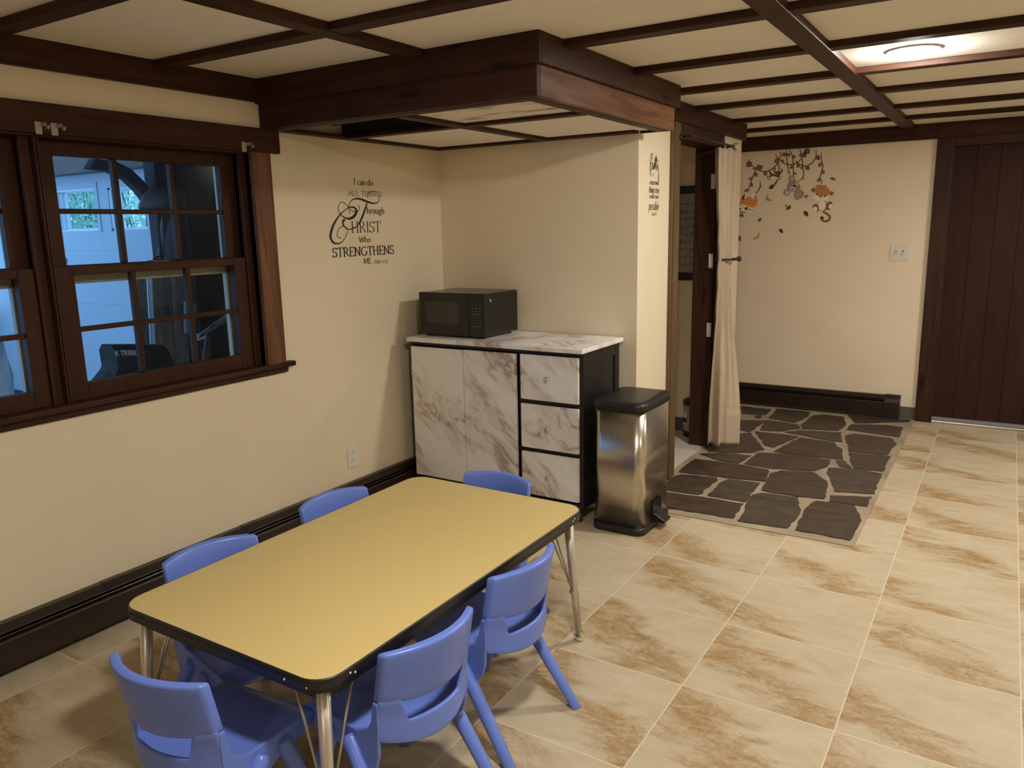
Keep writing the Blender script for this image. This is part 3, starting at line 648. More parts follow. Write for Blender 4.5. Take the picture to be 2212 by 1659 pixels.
def make_chair(label):
    t = thing('child_chair', label, 'chair', (0, 0, 0), 0, 'blue children\'s chairs around the yellow table')
    X = [-HW + 2 * HW * i / 24 for i in range(25)]
    bm = bmesh.new(); arc_solid(bm, X, lambda x: 0.398 - 0.012 * (1 - (x / HW) ** 2), lambda x: 0.528 + 0.006 * (1 - (x / HW) ** 2), 0.026)
    obj('backrest', bm, BLUE, t, bevel=0.008, seg=3, local=True)
    # rear band below the hand slot
    def sm(x):
        a = min(1.0, max(0.0, (abs(x) - 0.080) / 0.026)); return a * a * (3 - 2 * a)
    bm = bmesh.new(); arc_solid(bm, [-HW + 2 * HW * i / 48 for i in range(49)], lambda x: 0.300 - 0.028 * (1 - (x / HW) ** 2), lambda x: 0.338 + 0.067 * sm(x), 0.010)
    obj('rear_band', bm, BLUE, t, bevel=0.003, local=True)
    # seat shell with rolled front edge
    bm = bmesh.new(); nx, ny = 14, 16; g, g2 = [], []
    for i in range(nx + 1):
        row, row2 = [], []
        for j in range(ny + 1):
            u = -1 + 2 * i / nx; v = j / ny
            x = u * (0.150 - 0.004 * v)
            ye = yarc(x * HW / 0.152 * 0.99, 0.28) - 0.006
            y = -0.165 + (ye + 0.165) * v - 0.012 * (1 - u * u) * (1 - v)
            z = 0.286 + 0.010 * u ** 2 - 0.006 * math.sin(PI * v) + (0.016 * max(0, v - 0.8) / 0.2)
            if v < 0.16: z -= 0.022 * ((0.16 - v) / 0.16) ** 2
            row.append(bm.verts.new((x, y, z))); row2.append(bm.verts.new((x, y, z - 0.012)))
        g.append(row); g2.append(row2)
    for i in range(nx):
        for j in range(ny):
            bm.faces.new((g[i][j], g[i + 1][j], g[i + 1][j + 1], g[i][j + 1])).smooth = True
            bm.faces.new((g2[i][j], g2[i][j + 1], g2[i + 1][j + 1], g2[i + 1][j])).smooth = True
    for i in range(nx):
        bm.faces.new((g[i][0], g2[i][0], g2[i + 1][0], g[i + 1][0])); bm.faces.new((g[i][ny], g[i + 1][ny], g2[i + 1][ny], g2[i][ny]))
    for j in range(ny):
        bm.faces.new((g[0][j], g[0][j + 1], g2[0][j + 1], g2[0][j])); bm.faces.new((g[nx][j], g2[nx][j], g2[nx][j + 1], g[nx][j + 1]))
    obj('seat', bm, BLUE, t, bevel=0.004, local=True)
    for s in (-1, 1):
        # side skirt: a rounded ear below the seat, rising into the back
        ear = [(-0.150, 0.270), (-0.140, 0.250), (-0.085, 0.240), (-0.03, 0.235), (0.005, 0.222), (0.030, 0.204), (0.062, 0.196), (0.095, 0.203), (0.117, 0.226), (0.128, 0.262), (0.133, 0.33), (0.134, 0.398), (0.118, 0.398), (0.108, 0.345), (0.092, 0.318), (0.06, 0.302), (0.0, 0.297), (-0.10, 0.294), (-0.145, 0.284)]
        bm = bmesh.new(); prism(bm, ear, s * 0.139, s * 0.149, 'x'); obj('side_skirt', bm, BLUE, t, bevel=0.003, seg=2, local=True)
        def leg(p0, p1, r0, r1):
            bm = bmesh.new(); tube(bm, [Vector(p0) + (Vector(p0) - Vector(p1)).normalized() * 0.012, p0, p1], [r0 * 0.72, r0, r1], 14)
            for v in bm.verts:
                if v.co.z < 0.03: v.co.z = max(0.0, v.co.z - 0.02) if v.co.z < 0.022 else v.co.z
            obj('leg', bm, BLUE, t, bevel=0.003, local=True)
        leg((s * 0.150, 0.030, 0.268), (s * 0.168, 0.222, 0.010), 0.0205, 0.0185)
        leg((s * 0.148, -0.045, 0.262), (s * 0.164, -0.140, 0.010), 0.0205, 0.0185)
    return t
chair0 = make_chair('blue child chair facing the near short end of the table, lower left of the photo')
def place(o, x, y, deg): o.location = (x, y, 0); o.rotation_euler = (0, 0, R(deg))
place(chair0, 1.288, -2.634, 185)
for lab, x, y, d in (('blue child chair on the open floor side of the table, nearer the camera', 1.556, -2.338, -98),
                     ('blue child chair on the open floor side of the table, nearer the trash can', 1.545, -1.905, -95),
                     ('blue child chair at the far short end of the table, before the marble cabinet', 1.232, -1.492, 0),
                     ('blue child chair between table and wall heater, the one nearer the window', 1.002, -2.335, 80),
                     ('blue child chair between table and wall heater, the one nearer the wall outlet', 0.998, -1.812, 84)):
    c = copy_tree(chair0); c['label'] = lab; place(c, x, y, d)

# ================================================================== CABINET
t = thing('storage_cabinet', 'black rolling cabinet with marble-look doors, drawers and countertop', 'cabinet', (0.60, -0.23, 0))
CF = -0.425
bm = bmesh.new()
bx(bm, 0.085, 0.103, CF, -0.02, 0.085, 0.862); bx(bm, 1.105, 1.123, CF, -0.02, 0.085, 0.862); bx(bm, 0.103, 1.105, CF + 0.003, -0.02, 0.085, 0.105); bx(bm, 0.103, 1.105, CF + 0.003, -0.02, 0.838, 0.862)
bx(bm, 0.768, 0.786, CF + 0.002, -0.02, 0.105, 0.838); bx(bm, 0.103, 1.105, -0.032, -0.02, 0.105, 0.838)
bx(bm, 0.786, 1.105, CF + 0.002, -0.1, 0.59, 0.608); bx(bm, 0.786, 1.105, CF + 0.002, -0.1, 0.344, 0.362)
bx(bm, 1.123, 1.130, CF, CF + 0.05, 0.085, 0.862); bx(bm, 1.123, 1.130, -0.07, -0.02, 0.085, 0.862); bx(bm, 1.123, 1.130, CF + 0.05, -0.07, 0.80, 0.862); bx(bm, 1.123, 1.130, CF + 0.05, -0.07, 0.085, 0.145)
obj('carcass', bm, BLACK, t, bevel=0.002)
ct = pbox('countertop', (0.098, 1.150, -0.475, -0.012, 0.862, 0.884), MARBLE, t, 0.003)
def knob(x, z, y, par):
    bm = bmesh.new(); lathe(bm, [(0.009, 0.0), (0.009, -0.003), (0.005, -0.006), (0.0045, -0.014), (0.010, -0.018), (0.0125, -0.023), (0.010, -0.028), (0.003, -0.030)], (x, y, z), 'y', 16)
    return obj('knob', bm, CHROME, par)
def front(nm, x0, x1, z0, z1):
    return pbox(nm, (x0, x1, CF - 0.018, CF - 0.001, z0, z1), MARBLE, t, 0.0015)
da = front('door', 0.100, 0.441, 0.115, 0.832); db = front('door', 0.445, 0.763, 0.115, 0.834)
knob(0.411, 0.475, CF - 0.018, da); knob(0.458, 0.475, CF - 0.018, db)
for z in (0.70, 0.21):
    pbox('hinge', (0.0965, 0.0995, CF - 0.016, CF - 0.001, z - 0.025, z + 0.025), CHROME, da); pbox('hinge', (0.7635, 0.768, CF - 0.014, CF - 0.001, z - 0.025, z + 0.025), CHROME, db)
for z0, z1 in ((0.612, 0.836), (0.365, 0.588), (0.120, 0.342)):
    dr = front('drawer', 0.790, 1.110, z0, z1); knob(0.948, (z0 + z1) / 2 + 0.002, CF - 0.018, dr)
for x in (0.125, 1.085):
    for y in (CF + 0.03, -0.06):
        bm = bmesh.new(); bx(bm, x - 0.018, x + 0.018, y - 0.018, y + 0.018, 0.079, 0.085)
        prism(bm, [(y - 0.016, 0.079), (y + 0.010, 0.079), (y + 0.022, 0.02), (y + 0.012, 0.014), (y + 0.002, 0.02)], x - 0.016, x - 0.013, 'x'); prism(bm, [(y - 0.016, 0.079), (y + 0.010, 0.079), (y + 0.022, 0.02), (y + 0.012, 0.014), (y + 0.002, 0.02)], x + 0.013, x + 0.016, 'x')
        cs = obj('caster', bm, DULL, t)
        bm = bmesh.new(); lathe(bm, [(0.010, -0.011), (0.024, -0.010), (0.0265, -0.005), (0.0265, 0.005), (0.024, 0.010), (0.010, 0.011)], (x, y + 0.01, 0.0266), 'x', 24); obj('wheel', bm, BLKPL, cs)

# ================================================================== MICROWAVE
t = thing('microwave', 'small black microwave oven standing on the marble countertop', 'microwave', (0.335, -0.235, 0.884))
MX0, MX1, MY0, MY1, MZ0, MZ1 = 0.125, 0.545, -0.385, -0.065, 0.896, 1.118
bm = bmesh.new(); prism(bm, [(x, z) for x, z in rrect(MX0, MX1, MZ0, MZ1, 0.010, 4)], MY0 + 0.02, MY1, 'y'); obj('casing', bm, GLOSSB, t)
mdx = MX1 - 0.098
bm = bmesh.new(); prism(bm, rrect(MX0 - 0.001, mdx - 0.0015, MZ0 - 0.002, MZ1 + 0.001, 0.010, 4), MY0, MY0 + 0.02, 'y'); dr = obj('door', bm, GLOSSB, t, bevel=0.0015)
bm = bmesh.new(); prism(bm, rrect(MX0 + 0.042, mdx - 0.075 + 0.01, MZ0 + 0.060, MZ1 - 0.048, 0.006, 4), MY0 - 0.0006, MY0 + 0.001, 'y'); obj('viewing_window', bm, SCREEN, dr)
bm = bmesh.new(); prism(bm, rrect(mdx + 0.0005, MX1 + 0.001, MZ0 - 0.002, MZ1 + 0.001, 0.008, 4), MY0, MY0 + 0.02, 'y'); cp = obj('control_panel', bm, GLOSSB, t, bevel=0.0015)
for r_ in range(8):
    for c_ in range(3):
        x = mdx + 0.028 + c_ * 0.021; z = MZ1 - 0.058 - r_ * 0.0158
        bm = bmesh.new(); w_ = (0.0062, 0.0062, 0.0056, 0.006, 0.0022, 0.0020, 0.0022, 0.006)[r_]
        bx(bm, x - w_, x + w_, MY0 - 0.0006, MY0 + 0.0004, z - 0.0026 if r_ else z - 0.001, z + 0.0026 if r_ else z + 0.001); obj('key', bm, KEY, cp)
for x in (MX0 + 0.03, MX1 - 0.03):
    for y in (MY0 + 0.04, MY1 - 0.04):
        bm = bmesh.new(); lathe(bm, [(0.011, 0.884), (0.012, 0.890), (0.012, 0.897)], (x, y, 0), 'z', 12); obj('foot', bm, BLKPL, t)
bm = bmesh.new(); loft(bm, [[(MX1 + 0.0006, y, z) for y, z in ((-0.335, 1.086), (-0.326, 1.090), (-0.316, 1.076), (-0.325, 1.071))], [(MX1 + 0.0002, y, z) for y, z in ((-0.335, 1.086), (-0.326, 1.090), (-0.316, 1.076), (-0.325, 1.071))]], smooth=False); obj('sticker', bm, CLEAR, t)

# ================================================================== STEP TRASH CAN
t = thing('trash_can', 'stainless steel step trash can with black lid beside the marble cabinet', 'trash can', (1.306, -0.243, 0))
KX0, KX1, KY0, KY1 = 1.172, 1.436, -0.428, -0.062
def sect(d, z, r=0.05): return [(x, y, z) for x, y in rrect(KX0 + d, KX1 - d, KY0 + d, KY1 - d, r, 8)]
bm = bmesh.new(); loft(bm, [sect(-0.002, 0.0), sect(-0.004, 0.004), sect(-0.004, 0.030), sect(0.002, 0.036)]); obj('base', bm, BLKPL, t)
bm = bmesh.new(); loft(bm, [sect(0.003, 0.034), sect(0.003, 0.606)]); obj('body', bm, STEEL, t)
bm = bmesh.new(); loft(bm, [sect(-0.003, 0.604), sect(-0.006, 0.612), sect(-0.006, 0.632), sect(0.002, 0.641), sect(0.03, 0.645), sect(0.10, 0.646, 0.02)]); obj('lid', bm, BLKPL, t)
bm = bmesh.new(); bx(bm, KX1 - 0.004, KX1 + 0.004, -0.300, -0.190, 0.03, 0.135); pd = obj('pedal_housing', bm, GLOSSB, t, bevel=0.003)
bm = bmesh.new(); prism(bm, [(KX1 + 0.002, 0.030), (KX1 + 0.055, 0.028), (KX1 + 0.058, 0.044), (KX1 + 0.002, 0.075)], -0.285, -0.205, 'y'); obj('pedal', bm, BLKPL, pd, bevel=0.004)

# ================================================================== OUTLET and SWITCH
t = thing('wall_outlet', 'white duplex outlet low on the cream wall by the heater', 'outlet', (0.0, -0.832, 0.305))
bm = bmesh.new(); prism(bm, rrect(-0.868, -0.797, 0.246, 0.364, 0.005, 3), 0.0, 0.006, 'x'); obj('cover_plate', bm, WHITE, t, bevel=0.002)
for z in (0.326, 0.284):
    bm = bmesh.new(); prism(bm, rrect(-0.850, -0.815, z - 0.016, z + 0.016, 0.012, 5), 0.005, 0.008, 'x'); rc = obj('receptacle', bm, WHITE, t)
    bm = bmesh.new()
    for y in (-0.839, -0.826): bx(bm, 0.0075, 0.0084, y - 0.0012, y + 0.0012, z - 0.001, z + 0.008)
    lathe(bm, [(0.0025, 0.0075), (0.0025, 0.0084)], (0, -0.8325, z - 0.008), 'x', 8); obj('slot', bm, SLOT, rc)
t = thing('light_switch', 'white double light switch plate on the animal decal wall', 'light switch', (2.12, 2.6, 1.215))
bm = bmesh.new(); prism(bm, rrect(2.060, 2.180, 1.155, 1.275, 0.005, 3), 2.594, 2.600, 'y'); obj('cover_plate', bm, WHITE, t, bevel=0.002)
for x in (2.097, 2.143):
    bm = bmesh.new(); bx(bm, x - 0.006, x + 0.006, 2.5925, 2.5945, 1.202, 1.228); sl = obj('toggle_slot', bm, SLOT, t)
    bm = bmesh.new(); prism(bm, [(2.594, 1.212), (2.594, 1.224), (2.582, 1.207), (2.583, 1.201)], x - 0.0045, x + 0.0045, 'x'); obj('toggle', bm, WHITE, sl)
    bm = bmesh.new(); lathe(bm, [(0.003, 2.5945), (0.0025, 2.593)], (x, 0, 1.248), 'y', 8); obj('screw', bm, DULL, t)

# ================================================================== CURTAIN ROD BRACKETS over the window
for y, lab in ((-2.212, 'small clear curtain rod bracket above the window divider, nearer the photo edge'), (-2.160, 'small clear curtain rod bracket above the window divider, beside its twin'), (-1.378, 'small clear curtain rod bracket above the right end of the window')):
    t = thing('rod_bracket', lab, 'bracket', (0.024, y, 1.797), group='curtain rod brackets on the window head')
    bm = bmesh.new(); bx(bm, 0.024, 0.027, y - 0.011, y + 0.011, 1.782, 1.822); obj('back_plate', bm, CLEAR, t, bevel=0.001)
    bm = bmesh.new(); bx(bm, 0.027, 0.060, y + 0.006, y + 0.009, 1.806, 1.818); tube(bm, [(0.060, y + 0.008, 1.812), (0.064, y + 0.008, 1.798), (0.072, y + 0.008, 1.797), (0.078, y + 0.008, 1.806)], 0.003, 8); obj('hook', bm, CLEAR, t)

# ================================================================== CLOSET CURTAIN, ROD, HOLDBACK
t = thing('curtain_rod', 'thin dark curtain rod with a glass ball end over the closet opening', 'curtain rod', (1.30, 0.9, 1.905))
bm = bmesh.new(); tube(bm, [(1.30, 0.50, 1.907), (1.30, 1.27, 1.907)], 0.006, 12); obj('rod', bm, BLKPL, t)
FG, _nt, _b = new_mat('clear_glass_ball'); _b.inputs['Base Color'].default_value = (0.8, 0.76, 0.7, 1); _b.inputs['Roughness'].default_value = 0.05; _b.inputs['Metallic'].default_value = 0.7
bm = bmesh.new(); bmesh.ops.create_icosphere(bm, subdivisions=2, radius=0.024, matrix=Matrix.Translation((1.305, 1.29, 1.905))); obj('finial', bm, FG, t)
bm = bmesh.new(); tube(bm, [(1.238, 1.33, 1.912), (1.298, 1.33, 1.912)], 0.006, 10); lathe(bm, [(0.017, 1.236), (0.017, 1.242), (0.008, 1.247)], (0, 1.33, 1.912), 'x', 14); obj('wall_bracket', bm, BLKPL, t)
bm = bmesh.new(); tube(bm, [(1.238, 0.52, 1.907), (1.30, 0.52, 1.907)], 0.006, 10); lathe(bm, [(0.017, 1.236), (0.017, 1.242), (0.008, 1.247)], (0, 0.52, 1.905), 'x', 14); obj('wall_bracket', bm, BLKPL, t)

def smooth(a, b, x):
    t_ = min(1, max(0, (x - a) / (b - a))); return t_ * t_ * (3 - 2 * t_)
t = thing('curtain', 'beige closet curtain gathered by a black holdback', 'curtain', (1.30, 1.18, 0.0))
bm = bmesh.new(); NS, NZ = 110, 90; rows = []
for j in range(NZ + 1):
    z = 0.045 + (1.885 - 0.045) * j / NZ
    kt, kb = smooth(1.24, 1.85, z), smooth(1.2, 0.15, z)      # towards the rod / towards the hem
    pinch = 1 - max(kt, kb)
    ax, ay = 1.275 - 0.005 * kt - 0.030 * kb, 1.110 - 0.085 * kt + 0.0 * kb
    bx2, by2 = 1.310 + 0.0 * kt + 0.110 * kb, 1.270 + 0.030 * kt - 0.060 * kb
    A0, B0 = Vector((ax, ay)), Vector((bx2, by2)); dv = (B0 - A0).normalized(); nv = Vector((dv.y, -dv.x))
    row = []
    for i in range(NS + 1):
        s = i / NS
        w = 0.026 * kt * math.sin(2 * PI * (3.6 * s + 0.1)) + 0.016 * pinch * math.sin(2 * PI * (5 * s)) + 0.042 * kb * math.sin(2 * PI * (2.6 * s + 0.45)) * smooth(0.62, 0.25, s) + 0.012 * kb * math.sin(2 * PI * (1.5 * s + 0.2)) * smooth(0.3, 0.9, z)
        w += 0.003 * math.sin(31 * z + 9 * s) * pinch
        if 0.22 < z < 0.30: w += 0.0035 * math.sin(2 * PI * (z - 0.22) / 0.027) * smooth(0.3, 0.45, s)
        p = A0 + (B0 - A0) * s + nv * w
        row.append(bm.verts.new((p.x, p.y, z)))
    rows.append(row)
for j in range(NZ):
    for i in range(NS): bm.faces.new((rows[j][i], rows[j][i + 1], rows[j + 1][i + 1], rows[j + 1][i])).smooth = True
co = obj('cloth', bm, CURT, t); sd = co.modifiers.new('thickness', 'SOLIDIFY'); sd.thickness = 0.003
t = thing('curtain_holdback', 'black rod holdback with a ball end tying the beige curtain', 'holdback', (1.24, 1.30, 1.222))
bm = bmesh.new(); tube(bm, [(1.236, 1.305, 1.225), (1.335, 1.295, 1.225), (1.350, 1.275, 1.225), (1.345, 1.20, 1.224), (1.262, 1.095, 1.228)], 0.0065, 10); obj('arm', bm, BLKPL, t)
bm = bmesh.new(); lathe(bm, [(0.002, -0.017), (0.011, -0.014), (0.0165, -0.004), (0.0165, 0.004), (0.011, 0.014), (0.002, 0.017)], (1.352, 1.283, 1.225), 'x', 16); obj('ball_end', bm, BLKPL, t)

# ================================================================== CLOSET CONTENTS
t = thing('wall_scroll', 'grey hanging scroll of handwritten lines with dark bars, inside the closet', 'scroll', (0.915, 1.515, 1.38))
sh = pbox('sheet', (0.855, 1.035, 1.508, 1.513, 1.115, 1.655), PAPER, t)
pbox('bar', (0.850, 1.040, 1.500, 1.516, 1.645, 1.697), CHARC, t, 0.002); pbox('bar', (0.850, 1.040, 1.500, 1.516, 1.070, 1.122), CHARC, t, 0.002)
t = thing('pedal_bin', 'small grey bin with dark lid on the closet floor, half hidden', 'trash can', (1.035, 1.42, 0.006))
BG = plain('grey_bin_plastic', (0.30, 0.27, 0.23, 1), 0.4); BW = plain('white_bin_label', (0.6, 0.56, 0.48, 1), 0.5)
bm = bmesh.new(); lathe(bm, [(0.064, 0.006), (0.066, 0.02), (0.070, 0.225), (0.070, 0.228)], (1.035, 1.425, 0), 'z', 24); obj('body', bm, BG, t)
bm = bmesh.new(); lathe(bm, [(0.072, 0.226), (0.075, 0.235), (0.070, 0.258), (0.045, 0.272), (0.005, 0.276)], (1.035, 1.425, 0), 'z', 24); obj('lid', bm, BLKPL, t)
bm = bmesh.new(); lathe(bm, [(0.067, 0.006), (0.068, 0.045), (0.066, 0.05)], (1.035, 1.425, 0), 'z', 24); obj('base', bm, BLKPL, t)
def band(z0, z1, m, nm):
    bm = bmesh.new(); vs = []
    for k in range(9):
        a = R(190 + 60 * k / 8); vs.append([bm.verts.new((1.035 + 0.0715 * math.cos(a), 1.425 + 0.0715 * math.sin(a), z)) for z in (z0, z1)])
    for k in range(8): bm.faces.new((vs[k][0], vs[k + 1][0], vs[k + 1][1], vs[k][1]))
    obj(nm, bm, m, t)
band(0.14, 0.18, BW, 'label_strip'); band(0.11, 0.138, CHARC, 'label_strip'); band(0.095, 0.105, BW, 'label_strip')

# ================================================================== LETTERING (drawn strokes on the walls)
def arc(cx, cy, rx, ry, a0, a1, n=14): return [(cx + rx * math.cos(R(a0 + (a1 - a0) * k / n)), cy + ry * math.sin(R(a0 + (a1 - a0) * k / n))) for k in range(n + 1)]
def serif(x, y, w=0.11): return [(x - w, y), (x + w, y)]
G = {
 'A': (0.74, [[(0.02, 0), (0.36, 1)], [(0.36, 1), (0.70, 0)], [(0.15, 0.36), (0.57, 0.36)], serif(0.03, 0, .09), serif(0.69, 0, .1)]),
 'C': (0.80, [arc(0.44, 0.5, 0.37, 0.5, 48, 312)]),
 'D': (0.80, [[(0.12, 0), (0.12, 1), (0.3, 1)], arc(0.32, 0.5, 0.4, 0.5, 90, -90), [(0.32, 0), (0.12, 0)]]),
 'E': (0.64, [[(0.14, 0), (0.14, 1)], [(0.04, 1), (0.56, 1), (0.57, 0.84)], [(0.14, 0.52), (0.43, 0.52)], [(0.43, 0.44), (0.43, 0.60)], [(0.04, 0), (0.57, 0), (0.60, 0.18)]]),
 'G': (0.84, [arc(0.44, 0.5, 0.37, 0.5, 50, 325), [(0.72, 0.06), (0.72, 0.42)], [(0.58, 0.42), (0.82, 0.42)]]),
 'H': (0.84, [[(0.15, 0), (0.15, 1)], [(0.67, 0), (0.67, 1)], [(0.15, 0.52), (0.67, 0.52)], serif(0.15, 0), serif(0.15, 1), serif(0.67, 0), serif(0.67, 1)]),
 'I': (0.34, [[(0.17, 0), (0.17, 1)], serif(0.17, 0), serif(0.17, 1)]),
 'K': (0.76, [[(0.12, 0), (0.12, 1)], [(0.62, 1), (0.14, 0.42)], [(0.28, 0.58), (0.68, 0)]]),
 'L': (0.62, [[(0.14, 0), (0.14, 1)], serif(0.14, 1), [(0.04, 0), (0.55, 0), (0.58, 0.2)]]),
 'M': (0.98, [[(0.10, 0), (0.15, 1)], [(0.15, 1), (0.49, 0.08)], [(0.49, 0.08), (0.82, 1)], [(0.82, 1), (0.87, 0)], serif(0.10, 0, .08), serif(0.87, 0, .1)]),
 'N': (0.86, [[(0.14, 0), (0.14, 1)], [(0.12, 1), (0.70, 0)], [(0.70, 0), (0.70, 1)], serif(0.14, 0), serif(0.70, 1), serif(0.10, 1, .07)]),
 'O': (0.86, [arc(0.43, 0.5, 0.37, 0.5, 90, 450, 22)]),
 'P': (0.62, [[(0.14, 0), (0.14, 1)], [(0.04, 1), (0.3, 1)], arc(0.3, 0.75, 0.24, 0.25, 90, -90), [(0.3, 0.5), (0.14, 0.5)], serif(0.14, 0)]),
 'R': (0.74, [[(0.14, 0), (0.14, 1)], [(0.04, 1), (0.3, 1)], arc(0.3, 0.76, 0.23, 0.24, 90, -90), [(0.3, 0.52), (0.14, 0.52)], [(0.30, 0.52), (0.70, 0)], serif(0.14, 0)]),
 'S': (0.60, [arc(0.30, 0.76, 0.21, 0.24, 35, 270, 12) + arc(0.30, 0.26, 0.24, 0.26, 90, -145, 12)[1:], [(0.06, 0.02), (0.06, 0.2)], [(0.49, 0.98), (0.49, 0.82)]]),
 'T': (0.72, [[(0.36, 0), (0.36, 1)], [(0.03, 0.82), (0.05, 1), (0.67, 1), (0.69, 0.82)], serif(0.36, 0)]),
 'W': (1.02, [[(0.04, 1), (0.28, 0)], [(0.28, 0), (0.51, 0.9)], [(0.51, 0.9), (0.74, 0)], [(0.74, 0), (0.98, 1)], serif(0.05, 1, .07), serif(0.97, 1, .07)]),
 'B': (0.66, [[(0.13, 0), (0.13, 1), (0.3, 1)], arc(0.3, 0.77, 0.2, 0.23, 90, -90), [(0.13, 0.54), (0.3, 0.54)], arc(0.3, 0.27, 0.26, 0.27, 90, -90), [(0.3, 0), (0.13, 0)]]),
 'F': (0.6, [[(0.14, 0), (0.14, 1)], [(0.04, 1), (0.56, 1)], [(0.14, 0.52), (0.45, 0.52)]]),
 'Y': (0.7, [[(0.03, 1), (0.35, 0.45), (0.67, 1)], [(0.35, 0.45), (0.35, 0)]]),
 'a': (0.52, [arc(0.22, 0.17, 0.15, 0.17, 75, 360, 14), [(0.39, 0), (0.39, 0.44)], arc(0.22, 0.42, 0.17, 0.20, 0, 150, 9), [(0.39, 0.02), (0.48, 0.03)], [(0.22, 0.34), (0.38, 0.36)]]),
 'b': (0.54, [[(0.1, 0), (0.1, 1)], arc(0.28, 0.31, 0.18, 0.31, 90, 450, 16)]),
 'c': (0.48, [arc(0.27, 0.31, 0.20, 0.31, 50, 315)]),
 'd': (0.58, [arc(0.24, 0.31, 0.19, 0.31, 90, 450, 16), [(0.43, 0), (0.43, 1)], [(0.34, 1), (0.43, 1)], [(0.43, 0), (0.53, 0.02)]]),
 'e': (0.50, [[(0.07, 0.34), (0.45, 0.34)], arc(0.26, 0.31, 0.19, 0.31, 8, 318)]),
 'f': (0.36, [arc(0.30, 0.82, 0.14, 0.18, 30, 180, 8) + [(0.16, 0.0)], [(0.04, 0.60), (0.32, 0.60)]]),
 'g': (0.54, [arc(0.25, 0.40, 0.17, 0.22, 90, 450, 16), [(0.40, 0.56), (0.50, 0.60)], arc(0.25, -0.12, 0.20, 0.16, 120, 480, 16), [(0.16, 0.22), (0.14, 0.1), (0.26, 0.04)]]),
 'h': (0.58, [[(0.11, 0), (0.11, 1)], arc(0.29, 0.40, 0.17, 0.22, 170, 0, 9) + [(0.46, 0)], serif(0.11, 0, .08), serif(0.46, 0, .08), [(0.03, 0.97), (0.11, 1)]]),
 'i': (0.26, [[(0.13, 0), (0.13, 0.62)], serif(0.13, 0, .08), [(0.05, 0.6), (0.13, 0.62)], [(0.13, 0.80), (0.13, 0.87)]]),
 'k': (0.5, [[(0.1, 0), (0.1, 1)], [(0.42, 0.62), (0.12, 0.28), (0.46, 0)]]),
 'l': (0.26, [[(0.13, 0), (0.13, 1)], serif(0.13, 0, .08), [(0.05, 0.97), (0.13, 1)]]),
 'm': (0.82, [[(0.1, 0), (0.1, 0.62)], arc(0.25, 0.42, 0.14, 0.2, 170, 0, 8) + [(0.39, 0)], arc(0.54, 0.42, 0.14, 0.2, 170, 0, 8) + [(0.68, 0)]]),
 'n': (0.58, [[(0.11, 0), (0.11, 0.62)], arc(0.29, 0.40, 0.17, 0.22, 170, 0, 9) + [(0.46, 0)], serif(0.11, 0, .08), serif(0.46, 0, .08), [(0.03, 0.6), (0.11, 0.62)]]),
 'o': (0.54, [arc(0.27, 0.31, 0.20, 0.31, 90, 450, 18)]),
 'p': (0.54, [[(0.1, -0.32), (0.1, 0.62)], arc(0.28, 0.31, 0.18, 0.31, 90, 450, 16)]),
 'r': (0.42, [[(0.12, 0), (0.12, 0.62)], arc(0.30, 0.40, 0.18, 0.22, 170, 55, 7), serif(0.12, 0, .09), [(0.04, 0.6), (0.12, 0.62)]]),
 's': (0.42, [arc(0.21, 0.47, 0.14, 0.15, 40, 270, 9) + arc(0.21, 0.16, 0.16, 0.16, 90, -140, 9)[1:]]),
 't': (0.36, [[(0.16, 0.9), (0.16, 0.12)] + arc(0.27, 0.12, 0.11, 0.12, 180, 320, 6), [(0.04, 0.62), (0.32, 0.62)]]),
 'u': (0.58, [[(0.11, 0.62), (0.11, 0.22)] + arc(0.28, 0.22, 0.17, 0.22, 180, 350, 9), [(0.46, 0), (0.46, 0.62)], [(0.03, 0.62), (0.11, 0.62)], [(0.38, 0.62), (0.46, 0.62)], [(0.46, 0), (0.54, 0.02)]]),
 'y': (0.52, [[(0.06, 0.62), (0.27, 0.02)], [(0.48, 0.62), (0.27, 0.02), (0.16, -0.28), (0.04, -0.3)]]),
 '1': (0.40, [[(0.2, 0), (0.2, 1)], [(0.06, 0.82), (0.2, 1)], serif(0.2, 0)]),
 '3': (0.52, [arc(0.24, 0.74, 0.19, 0.26, 150, -80, 10), arc(0.24, 0.25, 0.22, 0.26, 85, -150, 10)]),
 '4': (0.54, [[(0.36, 0), (0.36, 1), (0.04, 0.28), (0.50, 0.28)]]),
 '7': (0.5, [[(0.05, 0.85), (0.05, 1), (0.46, 1), (0.18, 0)]]),
 ':': (0.26, [[(0.13, 0.06), (0.13, 0.14)], [(0.13, 0.5), (0.13, 0.58)]]),
 ' ': (0.30, []),
}
def ribbon(bm, pts, wf, place, lift):
    """flat stroke: pts in 2D, wf(i, t, direction) = half width; place maps 2D to the wall"""
    n = len(pts); L = []
    P = [Vector(p) for p in pts]
    for i in range(n):
        d = P[min(i + 1, n - 1)] - P[max(i - 1, 0)]
        if d.length < 1e-9: d = Vector((1, 0))
        d.normalize(); nn = Vector((-d.y, d.x)); h = wf(i / max(1, n - 1), d)
        L.append((bm.verts.new(place(P[i] + nn * h, lift)), bm.verts.new(place(P[i] - nn * h, lift))))
    for i in range(n - 1):
        bm.faces.new((L[i][0], L[i][1], L[i + 1][1], L[i + 1][0]))
